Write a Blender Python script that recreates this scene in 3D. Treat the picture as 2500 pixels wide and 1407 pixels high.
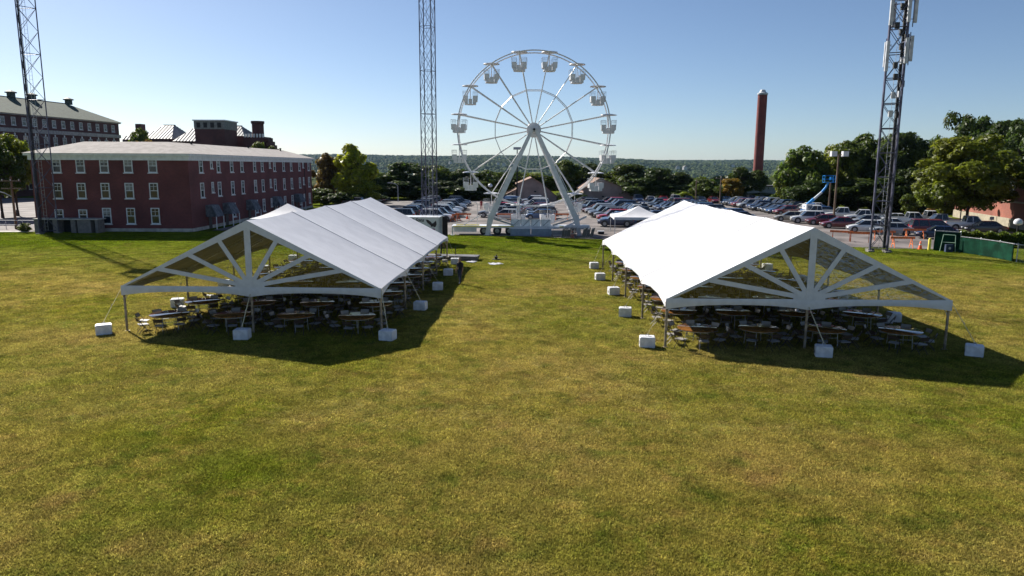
import bpy, math, random
import numpy as np
from mathutils import Vector, Matrix
random.seed(7); RNG = np.random.default_rng(7)
for o in list(bpy.data.objects): bpy.data.objects.remove(o)
scene = bpy.context.scene
COL = scene.collection

# ------------------------------------------------------------------ camera
FPX, CAM_H, PITCH, ROLL = 1747.0, 7.742, math.radians(9.661), math.radians(0.283)
_f = np.array([0, math.cos(PITCH), -math.sin(PITCH)]); _u = np.array([0, math.sin(PITCH), math.cos(PITCH)]); _r = np.array([1., 0, 0])
_r, _u = _r*math.cos(ROLL) + _u*math.sin(ROLL), -_r*math.sin(ROLL) + _u*math.cos(ROLL)
cam_d = bpy.data.cameras.new('camera'); cam = bpy.data.objects.new('camera', cam_d); COL.objects.link(cam)
cam_d.sensor_width = 36; cam_d.lens = FPX/2500*36; cam_d.clip_start = .1; cam_d.clip_end = 30000
m = Matrix.Identity(4)
for i in range(3):
    m[i][0] = _r[i]; m[i][1] = _u[i]; m[i][2] = -_f[i]
m[2][3] = CAM_H
cam.matrix_world = m
scene.camera = cam

# ------------------------------------------------------------------ light
SUN_EL, SUN_AZ = math.radians(35), math.radians(132)        # azimuth measured from +X towards +Y
sd = Vector((math.cos(SUN_EL)*math.cos(SUN_AZ), math.cos(SUN_EL)*math.sin(SUN_AZ), math.sin(SUN_EL)))
w = bpy.data.worlds.new('World'); scene.world = w; w.use_nodes = True
nt = w.node_tree; nt.nodes.clear()
sky = nt.nodes.new('ShaderNodeTexSky'); sky.sky_type = 'NISHITA'; sky.sun_disc = False
sky.sun_elevation = SUN_EL; sky.sun_rotation = math.pi/2 - SUN_AZ
sky.altitude = 0; sky.air_density = 0.72; sky.dust_density = 0.42; sky.ozone_density = 3.2
bg = nt.nodes.new('ShaderNodeBackground'); bg.inputs[1].default_value = 0.053
wo = nt.nodes.new('ShaderNodeOutputWorld'); nt.links.new(sky.outputs[0], bg.inputs[0]); nt.links.new(bg.outputs[0], wo.inputs[0])
ld = bpy.data.lights.new('sun', 'SUN'); ld.energy = 5.0; ld.angle = math.radians(.53); ld.color = (1, .94, .84)
lo = bpy.data.objects.new('sun', ld); COL.objects.link(lo); lo.rotation_euler = sd.to_track_quat('Z', 'Y').to_euler(); lo.location = (-40, 60, 60)
scene.view_settings.view_transform = 'Standard'; scene.view_settings.look = 'None'
scene.view_settings.exposure = 1.0; scene.view_settings.gamma = 1

# ------------------------------------------------------------------ pixel -> place
def ray(x, y): return _f + _r*(x-1250)/FPX - _u*(y-703.5)/FPX
def G(x, y, z=0.):
    d = ray(x, y); t = (z-CAM_H)/d[2]; return Vector((t*d[0], t*d[1], z))
def AT(x, y, Y):
    d = ray(x, y); t = Y/d[1]; return Vector((t*d[0], Y, CAM_H+t*d[2]))
def ATX(x, y, X):
    d = ray(x, y); t = X/d[0]; return Vector((X, t*d[1], CAM_H+t*d[2]))

# ------------------------------------------------------------------ materials
MATS = {}
def M(name, col, rough=.6, metal=0., var=.12, scale=2., bump=0., bscale=None, spec=.5, coat=0., detail=4., objcol=False, col2=None, fac=(.4, .6), stretch=None):
    if name in MATS: return MATS[name]
    mt = bpy.data.materials.new(name); mt.use_nodes = True; t = mt.node_tree; N = t.nodes; L = t.links
    b = N['Principled BSDF']; b.inputs['Roughness'].default_value = rough; b.inputs['Metallic'].default_value = metal
    b.inputs['Specular IOR Level'].default_value = spec; b.inputs['Coat Weight'].default_value = coat
    tc = N.new('ShaderNodeTexCoord'); src = tc.outputs['Object']
    if stretch:
        mp = N.new('ShaderNodeMapping'); mp.inputs['Scale'].default_value = stretch; L.new(src, mp.inputs[0]); src = mp.outputs[0]
    nz = N.new('ShaderNodeTexNoise'); nz.inputs['Scale'].default_value = scale; nz.inputs['Detail'].default_value = detail; L.new(src, nz.inputs['Vector'])
    if col2 is None: col2 = tuple(c*(1-var*1.6) for c in col); colA = tuple(min(1, c*(1+var)) for c in col)
    else: colA = col
    mr = N.new('ShaderNodeMapRange'); mr.inputs[1].default_value = fac[0]; mr.inputs[2].default_value = fac[1]; L.new(nz.outputs[0], mr.inputs[0])
    mx = N.new('ShaderNodeMix'); mx.data_type = 'RGBA'; L.new(mr.outputs[0], mx.inputs[0])
    if objcol:
        oi = N.new('ShaderNodeObjectInfo'); L.new(oi.outputs['Color'], mx.inputs[6])
        hs = N.new('ShaderNodeHueSaturation'); hs.inputs['Value'].default_value = 1-var; L.new(oi.outputs['Color'], hs.inputs['Color']); L.new(hs.outputs[0], mx.inputs[7])
    else:
        mx.inputs[6].default_value = (*colA, 1); mx.inputs[7].default_value = (*col2, 1)
    L.new(mx.outputs[2], b.inputs['Base Color'])
    if bump:
        bn = N.new('ShaderNodeTexNoise'); bn.inputs['Scale'].default_value = bscale or scale*6; bn.inputs['Detail'].default_value = 4; L.new(src, bn.inputs['Vector'])
        bp = N.new('ShaderNodeBump'); bp.inputs['Strength'].default_value = bump; bp.inputs['Distance'].default_value = .05; L.new(bn.outputs[0], bp.inputs['Height']); L.new(bp.outputs[0], b.inputs['Normal'])
    MATS[name] = mt; return mt

def grass_color(N, L):
    """patchy mown-lawn colour from world position, shared by the soil sheet and the blades"""
    g = N.new('ShaderNodeNewGeometry')
    def noise(s, d=3., off=0., st=None):
        v = g.outputs['Position']
        mp = N.new('ShaderNodeMapping'); mp.inputs['Location'].default_value = (off, off*1.7, 0)
        if st: mp.inputs['Scale'].default_value = st
        L.new(v, mp.inputs[0])
        n = N.new('ShaderNodeTexNoise'); n.inputs['Scale'].default_value = s; n.inputs['Detail'].default_value = d; n.inputs['Roughness'].default_value = .6
        L.new(mp.outputs[0], n.inputs['Vector']); return n.outputs[0]
    def rng(v, a, b):
        r = N.new('ShaderNodeMapRange'); r.inputs[1].default_value = a; r.inputs[2].default_value = b; L.new(v, r.inputs[0]); return r.outputs[0]
    def mix(f, a, b):
        x = N.new('ShaderNodeMix'); x.data_type = 'RGBA'; L.new(f, x.inputs[0])
        for s, i in ((a, 6), (b, 7)):
            if isinstance(s, tuple): x.inputs[i].default_value = (*s, 1)
            else: L.new(s, x.inputs[i])
        return x.outputs[2]
    green, olive, straw, soil = (.148, .185, .016), (.295, .250, .045), (.450, .330, .120), (.330, .190, .088)
    big = rng(noise(.05, 3, 3.), .40, .60); med = rng(noise(.38, 4, 11.), .36, .64); sml = rng(noise(3.2, 4, 5.), .35, .65); tiny = rng(noise(14., 2, 8.), .3, .7)
    c = mix(big, green, olive)
    c = mix(med, c, mix(sml, olive, green))
    # the lawn is greener towards the building and the lot, drier in the middle where people walk
    sep = N.new('ShaderNodeSeparateXYZ'); L.new(g.outputs['Position'], sep.inputs[0])
    def smul(a, b):
        q = N.new('ShaderNodeMath'); q.operation = 'MULTIPLY'; L.new(a, q.inputs[0])
        if isinstance(b, float): q.inputs[1].default_value = b
        else: L.new(b, q.inputs[1])
        return q.outputs[0]
    dry = smul(rng(noise(.115, 5, 21.), .34, .72), .68); c = mix(dry, c, straw)
    far = smul(rng(sep.outputs[1], 46., 70.), .8); c = mix(far, c, (.115, .180, .004))
    bare = smul(rng(noise(.55, 5, 31.), .56, .80), .6); c = mix(bare, c, soil)
    spots = rng(noise(.8, 5, 41.), .52, .72); c = mix(smul(spots, .6), c, (.070, .125, .014))
    hs = N.new('ShaderNodeHueSaturation'); L.new(c, hs.inputs['Color'])
    v = N.new('ShaderNodeMapRange'); v.inputs[3].default_value = .62; v.inputs[4].default_value = 1.3; L.new(tiny, v.inputs[0]); L.new(v.outputs[0], hs.inputs['Value'])
    return hs.outputs[0], noise

def make_lawn_mat():
    mt = bpy.data.materials.new('mown_lawn'); mt.use_nodes = True; N = mt.node_tree.nodes; L = mt.node_tree.links; b = N['Principled BSDF']
    c, noise = grass_color(N, L)
    th = N.new('ShaderNodeHueSaturation'); th.inputs['Value'].default_value = .62; th.inputs['Saturation'].default_value = .95; L.new(c, th.inputs['Color'])   # thatch and soil under the blades
    L.new(th.outputs[0], b.inputs['Base Color']); b.inputs['Roughness'].default_value = .9; b.inputs['Specular IOR Level'].default_value = .0
    n1 = noise(9., 5, 2.)
    bp = N.new('ShaderNodeBump'); bp.inputs['Strength'].default_value = 1.; bp.inputs['Distance'].default_value = .07; L.new(n1, bp.inputs['Height']); L.new(bp.outputs[0], b.inputs['Normal'])
    return mt
def make_blade_mat():
    mt = bpy.data.materials.new('grass_blade'); mt.use_nodes = True; N = mt.node_tree.nodes; L = mt.node_tree.links; b = N['Principled BSDF']
    c, noise = grass_color(N, L)
    g = N.new('ShaderNodeNewGeometry'); hs = N.new('ShaderNodeHueSaturation'); L.new(c, hs.inputs['Color'])
    v = N.new('ShaderNodeMapRange'); v.inputs[3].default_value = .62; v.inputs[4].default_value = 1.5; L.new(g.outputs['Random Per Island'], v.inputs[0])
    oi = N.new('ShaderNodeObjectInfo'); v2 = N.new('ShaderNodeMapRange'); v2.inputs[3].default_value = .62; v2.inputs[4].default_value = 1.6; L.new(oi.outputs['Random'], v2.inputs[0])
    mu = N.new('ShaderNodeMath'); mu.operation = 'MULTIPLY'; L.new(v.outputs[0], mu.inputs[0]); L.new(v2.outputs[0], mu.inputs[1]); L.new(mu.outputs[0], hs.inputs['Value'])
    L.new(hs.outputs[0], b.inputs['Base Color']); b.inputs['Roughness'].default_value = .6; b.inputs['Specular IOR Level'].default_value = .0
    tr = N.new('ShaderNodeBsdfTranslucent'); L.new(hs.outputs[0], tr.inputs[0])
    ms = N.new('ShaderNodeMixShader'); ms.inputs[0].default_value = .45; out = N['Material Output']
    L.new(b.outputs[0], ms.inputs[1]); L.new(tr.outputs[0], ms.inputs[2]); L.new(ms.outputs[0], out.inputs[0]); return mt
def make_leaf_mat(name='leaf', trans=.5):
    mt = bpy.data.materials.new(name); mt.use_nodes = True; N = mt.node_tree.nodes; L = mt.node_tree.links; b = N['Principled BSDF']
    oi = N.new('ShaderNodeObjectInfo'); g = N.new('ShaderNodeNewGeometry')
    nz = N.new('ShaderNodeTexNoise'); nz.inputs['Scale'].default_value = .35; tc = N.new('ShaderNodeTexCoord'); L.new(tc.outputs['Object'], nz.inputs['Vector'])
    hs = N.new('ShaderNodeHueSaturation'); L.new(oi.outputs['Color'], hs.inputs['Color'])
    v = N.new('ShaderNodeMapRange'); v.inputs[3].default_value = .55; v.inputs[4].default_value = 1.6; L.new(g.outputs['Random Per Island'], v.inputs[0]); L.new(v.outputs[0], hs.inputs['Value'])
    h = N.new('ShaderNodeMapRange'); h.inputs[1].default_value = .3; h.inputs[2].default_value = .7; h.inputs[3].default_value = .475; h.inputs[4].default_value = .525; L.new(nz.outputs[0], h.inputs[0]); L.new(h.outputs[0], hs.inputs['Hue'])
    L.new(hs.outputs[0], b.inputs['Base Color']); b.inputs['Roughness'].default_value = .5; b.inputs['Specular IOR Level'].default_value = .35
    tr = N.new('ShaderNodeBsdfTranslucent'); L.new(hs.outputs[0], tr.inputs[0])
    ms = N.new('ShaderNodeMixShader'); ms.inputs[0].default_value = trans
    L.new(b.outputs[0], ms.inputs[1]); L.new(tr.outputs[0], ms.inputs[2]); L.new(ms.outputs[0], N['Material Output'].inputs[0]); return mt
def make_clear_vinyl(name, wrinkle, gloss):
    mt = bpy.data.materials.new(name); mt.use_nodes = True; N = mt.node_tree.nodes; L = mt.node_tree.links; N.remove(N['Principled BSDF'])
    t = N.new('ShaderNodeBsdfTransparent'); t.inputs[0].default_value = (.86, .87, .84, 1)
    gl = N.new('ShaderNodeBsdfGlossy'); gl.inputs['Roughness'].default_value = .12
    tc = N.new('ShaderNodeTexCoord'); nz = N.new('ShaderNodeTexNoise'); nz.inputs['Scale'].default_value = 6; nz.inputs['Detail'].default_value = 4; L.new(tc.outputs['Object'], nz.inputs['Vector'])
    bp = N.new('ShaderNodeBump'); bp.inputs['Strength'].default_value = wrinkle; bp.inputs['Distance'].default_value = .1; L.new(nz.outputs[0], bp.inputs['Height']); L.new(bp.outputs[0], gl.inputs['Normal'])
    ms = N.new('ShaderNodeMixShader'); ms.inputs[0].default_value = gloss
    L.new(t.outputs[0], ms.inputs[1]); L.new(gl.outputs[0], ms.inputs[2]); L.new(ms.outputs[0], N['Material Output'].inputs[0]); return mt
def make_brick(name, c1, c2, mortar, scale=1.):
    mt = bpy.data.materials.new(name); mt.use_nodes = True; N = mt.node_tree.nodes; L = mt.node_tree.links; b = N['Principled BSDF']
    tc = N.new('ShaderNodeTexCoord'); sep = N.new('ShaderNodeSeparateXYZ'); L.new(tc.outputs['Object'], sep.inputs[0])
    ad = N.new('ShaderNodeMath'); ad.operation = 'ADD'; L.new(sep.outputs[0], ad.inputs[0]); L.new(sep.outputs[1], ad.inputs[1])
    cb = N.new('ShaderNodeCombineXYZ'); L.new(ad.outputs[0], cb.inputs[0]); L.new(sep.outputs[2], cb.inputs[1])
    bt = N.new('ShaderNodeTexBrick'); bt.inputs['Scale'].default_value = scale*2.2; bt.inputs['Color1'].default_value = (*c1, 1); bt.inputs['Color2'].default_value = (*c2, 1); bt.inputs['Mortar'].default_value = (*mortar, 1)
    bt.inputs['Mortar Size'].default_value = .012; L.new(cb.outputs[0], bt.inputs['Vector'])
    nz = N.new('ShaderNodeTexNoise'); nz.inputs['Scale'].default_value = .35; nz.inputs['Detail'].default_value = 5; L.new(tc.outputs['Object'], nz.inputs['Vector'])
    hs = N.new('ShaderNodeHueSaturation'); v = N.new('ShaderNodeMapRange'); v.inputs[1].default_value = .3; v.inputs[2].default_value = .7; v.inputs[3].default_value = .7; v.inputs[4].default_value = 1.25
    L.new(nz.outputs[0], v.inputs[0]); L.new(v.outputs[0], hs.inputs['Value']); L.new(bt.outputs[0], hs.inputs['Color']); L.new(hs.outputs[0], b.inputs['Base Color']); b.inputs['Roughness'].default_value = .85
    MATS[name] = mt; return mt

LAWN, BLADE, LEAF = make_lawn_mat(), make_blade_mat(), make_leaf_mat()
CLEAR = make_clear_vinyl('clear_vinyl', .15, .05); CLEAR_W = make_clear_vinyl('wrinkled_clear_vinyl', 1., .14)
VINYL = M('white_vinyl', (.62, .62, .65), .45, var=.03, scale=1.2, bump=.12, bscale=2.5)
VINYL_SHADE = M('shaded_vinyl_underside', (.14, .125, .095), .7, var=.1, scale=1.)  # white sheet seen from below: its shade is painted into this darker colour
GABLE = M('white_gable_vinyl', (.60, .63, .68), .5, var=.04, scale=3)
STEEL = M('galvanised_steel', (.46, .47, .48), .45, .7, .15, 6)
POLE = M('weathered_tent_pole', (.30, .25, .19), .55, .3, .25, 5)
SEAM = M('grey_seam', (.45, .45, .47), .6)
STRAP = M('tan_strap', (.55, .50, .33), .8)
BLOCK = M('white_ballast_plastic', (.66, .67, .70), .5, var=.08, scale=4, bump=.08)
DARK = M('dark_recess', (.02, .02, .022), .8)
TABLE = M('varnished_table_ply', (.23, .10, .03), .08, var=.2, scale=2, stretch=(1, 8, 1), spec=.6, coat=1.)
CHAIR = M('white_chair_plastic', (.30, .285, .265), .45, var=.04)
CHAIR_D = M('brown_chair_frame', (.055, .038, .03), .5, var=.1)
RIDE = M('white_ride_paint', (.62, .62, .64), .35, var=.06, scale=2, coat=.2)
RIDE_G = M('grey_ride_steel', (.36, .38, .41), .45, .2, .1, 3)
RIDE_B = M('blue_grey_panel', (.22, .28, .36), .5, .3, .08, 2)
YELLOW = M('safety_yellow', (.75, .62, .07), .5)
ORANGE = M('faded_safety_orange', (.66, .17, .045), .65, var=.2, scale=8)
CONE = M('cone_orange', (.85, .13, .03), .5)
RED = M('red_paint', (.5, .03, .02), .45)
RUBBER = M('tyre_rubber', (.022, .022, .023), .85)
RIM = M('wheel_rim', (.28, .28, .3), .35, .7)
PAINT = M('car_paint', (.5, .5, .5), .28, .15, .08, 1., coat=.8, objcol=True)
CGLASS = M('car_glass', (.015, .02, .028), .06, spec=.8)
TRIM = M('black_trim', (.02, .02, .02), .6)
HLAMP = M('headlamp', (.8, .82, .85), .12)
TLAMP = M('tail_lamp', (.45, .01, .01), .2)
ASPHALT = M('worn_asphalt', (.135, .117, .114), .9, var=.3, scale=.22, bump=.15, bscale=30, detail=8)
CONCRETE = M('concrete', (.42, .40, .36), .9, var=.15, scale=1.5)
LINE = M('faded_line_paint', (.5, .49, .46), .8, var=.3, scale=3)
BRICK = make_brick('dark_red_brick', (.165, .042, .040), (.122, .034, .034), (.14, .08, .075))
BRICK2 = make_brick('old_brick', (.105, .040, .040), (.078, .032, .034), (.09, .06, .06))
BRICK3 = make_brick('orange_brick', (.24, .065, .04), (.19, .055, .035), (.24, .16, .13))
TRIMW = M('white_trim_paint', (.72, .74, .74), .5, var=.06)
GLASS = M('window_glass', (.02, .026, .035), .07, var=.3, scale=.5, spec=.8)
SHINGLE = M('pale_shingle', (.265, .24, .232), .9, var=.1, scale=1.2, bump=.2, bscale=20)
GREENROOF = M('green_slate', (.038, .066, .048), .9, var=.2, scale=1.5, bump=.2, bscale=8)
METALROOF = M('metal_roof_sheet', (.30, .30, .31), .6, .1, .1, .6)
STUCCO = M('mauve_tan_wall', (.30, .225, .205), .9, var=.1, scale=.5)
TANROOF = M('tan_shingle', (.25, .16, .12), .9, var=.15, scale=2)
BARK = M('bark', (.075, .055, .042), .95, var=.3, scale=3, bump=.5, bscale=14)
TOWER = M('tower_steel', (.10, .10, .15), .5, .5, .25, 1.5)
ANTENNA = M('antenna_radome', (.46, .48, .52), .5)
WOODPOLE = M('utility_pole_wood', (.16, .11, .075), .9, var=.2, scale=1, stretch=(6, 6, .6))
GREENMESH = M('green_windscreen', (.004, .036, .020), .95, var=.25, scale=1.2, spec=.1)
BLUE = M('lift_blue', (.01, .24, .62), .4, var=.06)

# ------------------------------------------------------------------ geometry helpers
class MB:
    def __init__(s): s.v = []; s.f = []; s.m = []
    def add(s, vs, fs, mi=0):
        o = len(s.v); s.v += [tuple(v) for v in vs]; s.f += [tuple(o+i for i in f) for f in fs]; s.m += [mi]*len(fs); return s
    def box(s, c, d, mi=0, R=None, taper=1.):
        hx, hy, hz = d[0]/2, d[1]/2, d[2]/2; vs = []
        for z in (-hz, hz):
            k = taper if z > 0 else 1
            for x, y in ((-hx, -hy), (hx, -hy), (hx, hy), (-hx, hy)):
                p = Vector((x*k, y*k, z)); p = R @ p if R else p; vs.append(p+Vector(c))
        return s.add(vs, [(3, 2, 1, 0), (4, 5, 6, 7), (0, 1, 5, 4), (1, 2, 6, 5), (2, 3, 7, 6), (3, 0, 4, 7)], mi)
    def bar(s, a, b, r, n=6, r2=None, mi=0, caps=True):
        a, b = Vector(a), Vector(b); d = b-a
        if d.length < 1e-6: return s
        q = d.to_track_quat('Z', 'Y'); r2 = r if r2 is None else r2; vs = []
        for p, rr in ((a, r), (b, r2)):
            for i in range(n):
                t = 2*math.pi*(i+.5)/n; vs.append(p + q @ Vector((rr*math.cos(t), rr*math.sin(t), 0)))
        fs = [(i, (i+1) % n, n+(i+1) % n, n+i) for i in range(n)]
        if caps: fs += [tuple(range(n-1, -1, -1)), tuple(range(n, 2*n))]
        return s.add(vs, fs, mi)
    def beam(s, a, b, wx, wz, mi=0, up=(0, 0, 1), w2=None, z2=None):
        """rectangular beam from a to b; wx sideways width, wz depth along 'up'"""
        a, b = Vector(a), Vector(b); d = (b-a).normalized(); u = Vector(up); sd_ = d.cross(u)
        if sd_.length < 1e-4: sd_ = d.cross(Vector((0, 1, 0)))
        sd_.normalize(); u = sd_.cross(d).normalized(); vs = []
        for p, ww, zz in ((a, wx, wz), (b, w2 or wx, z2 or wz)):
            for i, j in ((-1, -1), (1, -1), (1, 1), (-1, 1)): vs.append(p + sd_*(i*ww/2) + u*(j*zz/2))
        return s.add(vs, [(3, 2, 1, 0), (4, 5, 6, 7), (0, 1, 5, 4), (1, 2, 6, 5), (2, 3, 7, 6), (3, 0, 4, 7)], mi)
    def path(s, pts, r, n=6, mi=0):
        for a, b in zip(pts, pts[1:]): s.bar(a, b, r, n, mi=mi)
        return s
    def lathe(s, prof, n=16, c=(0, 0, 0), mi=0, axis='z'):
        vs = []
        for r, z in prof:
            for i in range(n):
                t = 2*math.pi*i/n; p = (r*math.cos(t), r*math.sin(t), z)
                if axis == 'y': p = (p[0], p[2], p[1])
                if axis == 'x': p = (p[2], p[0], p[1])
                vs.append(Vector(p)+Vector(c))
        fs = []
        for k in range(len(prof)-1):
            for i in range(n): fs.append((k*n+i, k*n+(i+1) % n, (k+1)*n+(i+1) % n, (k+1)*n+i))
        fs += [tuple(range(n-1, -1, -1)), tuple((len(prof)-1)*n+i for i in range(n))]
        return s.add(vs, fs, mi)
    def prism(s, poly, a, b, mi=0):
        """polygon (list of 3d points) swept from offset a to offset b (vectors)"""
        n = len(poly); a, b = Vector(a), Vector(b); vs = [Vector(p)+a for p in poly]+[Vector(p)+b for p in poly]
        fs = [tuple(range(n-1, -1, -1)), tuple(range(n, 2*n))]+[(i, (i+1) % n, n+(i+1) % n, n+i) for i in range(n)]
        return s.add(vs, fs, mi)
    def grid(s, fn, nu, nv, mi=0):
        vs = [fn(i/nu, j/nv) for j in range(nv+1) for i in range(nu+1)]
        fs = [(j*(nu+1)+i, j*(nu+1)+i+1, (j+1)*(nu+1)+i+1, (j+1)*(nu+1)+i) for j in range(nv) for i in range(nu)]
        return s.add(vs, fs, mi)
    def mesh(s, name, mats, smooth=None):
        me = bpy.data.meshes.new(name); me.from_pydata(s.v, [], s.f)
        if not isinstance(mats, (list, tuple)): mats = [mats]
        for mm in mats: me.materials.append(mm)
        if len(mats) > 1: me.polygons.foreach_set('material_index', s.m)
        import bmesh
        b = bmesh.new(); b.from_mesh(me); bmesh.ops.recalc_face_normals(b, faces=b.faces); b.to_mesh(me); b.free()
        if smooth is not None:
            me.polygons.foreach_set('use_smooth', [True]*len(me.polygons)); me.set_sharp_from_angle(angle=math.radians(smooth))
        return me
    def build(s, name, mats, parent=None, smooth=None, loc=None):
        return link(name, s.mesh(name, mats, smooth), parent, loc)
def link(name, data, parent=None, loc=None, rot=None):
    o = bpy.data.objects.new(name, data); COL.objects.link(o)
    if parent: o.parent = parent
    if loc is not None: o.location = loc
    if rot is not None: o.rotation_euler = rot
    return o
def tag(o, label=None, cat=None, group=None, kind=None):
    if label: o['label'] = label
    if cat: o['category'] = cat
    if group: o['group'] = group
    if kind: o['kind'] = kind
    return o
def thing(name, label, cat, loc=(0, 0, 0), rz=0, group=None):
    o = link(name, None, None, loc, (0, 0, rz)); o.empty_display_size = .3; return tag(o, label, cat, group)
def copy_tree(o, parent=None, color=None):
    c = o.copy(); COL.objects.link(c); c.parent = parent
    if color: c.color = (*color, 1)
    for ch in KIDS.get(o.name, []): copy_tree(ch, c, color)
    return c
KIDS = {}
def freeze(o):
    """remember the children of a prototype so that copying does not have to search the scene"""
    KIDS[o.name] = list(o.children)
    for ch in o.children: freeze(ch)
    return o
def np_mesh(name, V, F, mat):
    """fast mesh of equal-sized faces from arrays"""
    me = bpy.data.meshes.new(name); n = F.shape[1]
    me.vertices.add(len(V)); me.vertices.foreach_set('co', V.astype(np.float32).ravel())
    me.loops.add(F.size); me.loops.foreach_set('vertex_index', F.astype(np.int32).ravel())
    me.polygons.add(len(F)); me.polygons.foreach_set('loop_start', np.arange(0, F.size, n, dtype=np.int32))
    me.update(calc_edges=True); me.validate(); me.materials.append(mat); return me

# ------------------------------------------------------------------ ground, lot, valley
def vnoise(x, y, s, seed=0):
    return (math.sin(x/s*1.7+seed)+math.sin(y/s*1.3+seed*2.1)+math.sin((x+y)/s*.9+seed*.7)+math.sin((x-1.6*y)/s*.55+seed*3.))*.25
mb = MB()
mb.grid(lambda u, v: (-420+840*u, -120+350*v, 0.), 84, 35)
g = mb.build('lawn', LAWN); tag(g, kind='structure')
lot_poly = [(-36, 85.5), (-22, 83.6), (-8, 81.7), (2.3, 79.8), (10.3, 76.6), (22, 73.6), (34.3, 70.4), (39.6, 68.9), (41.4, 69.5), (46, 74.5), (62, 78), (62, 104), (60, 163), (-36, 163)]
mb = MB(); mb.prism([(x, y, 0) for x, y in lot_poly], (0, 0, -.05), (0, 0, .004)); tag(mb.build('parking_lot', ASPHALT), kind='structure')
mb = MB(); mb.prism([(x, y, 0) for x, y in [(-140, 83.2), (-56.2, 83.2), (-56.2, 86), (-57.5, 165), (-140, 165)]], (0, 0, -.05), (0, 0, .004)); tag(mb.build('service_road', ASPHALT), kind='structure')
mb = MB(); mb.prism([(x, y, 0) for x, y in [(-64, 81.6), (-55.6, 82.2), (-55.2, 83.1), (-64, 83.1)]], (0, 0, -.05), (0, 0, .03)); tag(mb.build('concrete_path', CONCRETE), kind='structure')

def terrain(x, y):
    if y < 240: z = -.6-(y-200)*.05
    else:
        a = min(1, (y-240)/520); z = -2.6-52*(a*a*(3-2*a))
    if y > 1500:
        ridge = 66-18/(1+math.exp(-(x-350)/160))-10/(1+math.exp(-(x-1900)/400)) + 13*vnoise(x, 0, 420, 1)+6*vnoise(x, 0, 130, 4)
        a = min(1, (y-1500)/4000); a = a*a*(3-2*a); z += (ridge+54)*a
        if y > 5600: z -= (y-5600)*.05
        mid = math.exp(-((y-3300)/500)**2)*(14+14*vnoise(x, y, 600, 2)); z += mid
    elif y > 500: z += 5*vnoise(x, y, 260, 3)
    return z
ys = [205, 225, 250, 290, 340, 400, 480, 580, 700, 850, 1000, 1200, 1450, 1700, 2000, 2300, 2600, 2900, 3200, 3500, 3800, 4100, 4400, 4700, 5000, 5250, 5500, 5750, 6300]
NX = 120; vs = []; fs = []
for y in ys:
    for i in range(NX+1):
        x = (i/NX*2-1)*max(500, y*1.0); vs.append((x, y, terrain(x, y)))
for j in range(len(ys)-1):
    for i in range(NX): fs.append((j*(NX+1)+i, j*(NX+1)+i+1, (j+1)*(NX+1)+i+1, (j+1)*(NX+1)+i))
mb = MB(); mb.add(vs, fs); VALLEY = M('wooded_valley_floor', (.035, .06, .018), .95, var=.4, scale=.01, col2=(.09, .11, .035))
tag(mb.build('hills', VALLEY, smooth=80), kind='structure')

# ------------------------------------------------------------------ scattering by geometry nodes
def scatter(name, P, ROT, SCL, VAR, sources):
    me = bpy.data.meshes.new(name); me.vertices.add(len(P)); me.vertices.foreach_set('co', P.astype(np.float32).ravel())
    a = me.attributes.new('rot', 'FLOAT_VECTOR', 'POINT'); a.data.foreach_set('vector', ROT.astype(np.float32).ravel())
    a = me.attributes.new('scl', 'FLOAT_VECTOR', 'POINT'); a.data.foreach_set('vector', SCL.astype(np.float32).ravel())
    a = me.attributes.new('var', 'INT', 'POINT'); a.data.foreach_set('value', VAR.astype(np.int32))
    o = link(name, me); ng = bpy.data.node_groups.new(name+'_nodes', 'GeometryNodeTree'); N = ng.nodes; L = ng.links
    ng.interface.new_socket('Geometry', in_out='INPUT', socket_type='NodeSocketGeometry'); ng.interface.new_socket('Geometry', in_out='OUTPUT', socket_type='NodeSocketGeometry')
    gi, go = N.new('NodeGroupInput'), N.new('NodeGroupOutput'); jn = N.new('GeometryNodeJoinGeometry')
    def attr(n, t):
        x = N.new('GeometryNodeInputNamedAttribute'); x.data_type = t; x.inputs[0].default_value = n
        return [s for s in x.outputs if s.enabled and s.name == 'Attribute'][0]
    rot, scl, var = attr('rot', 'FLOAT_VECTOR'), attr('scl', 'FLOAT_VECTOR'), attr('var', 'INT')
    for k, src in enumerate(sources):
        oi = N.new('GeometryNodeObjectInfo'); oi.inputs['Object'].default_value = src; oi.inputs['As Instance'].default_value = True
        ip = N.new('GeometryNodeInstanceOnPoints'); L.new(gi.outputs[0], ip.inputs['Points']); L.new(oi.outputs['Geometry'], ip.inputs['Instance'])
        L.new(rot, ip.inputs['Rotation']); L.new(scl, ip.inputs['Scale'])
        cp = N.new('FunctionNodeCompare'); cp.data_type = 'INT'; cp.operation = 'EQUAL'
        ins = [s for s in cp.inputs if s.enabled]; L.new(var, ins[0]); ins[1].default_value = k
        L.new(cp.outputs[0], ip.inputs['Selection']); L.new(ip.outputs[0], jn.inputs[0])
    L.new(jn.outputs[0], go.inputs[0]); md = o.modifiers.new('scatter', 'NODES'); md.node_group = ng; return o

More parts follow.
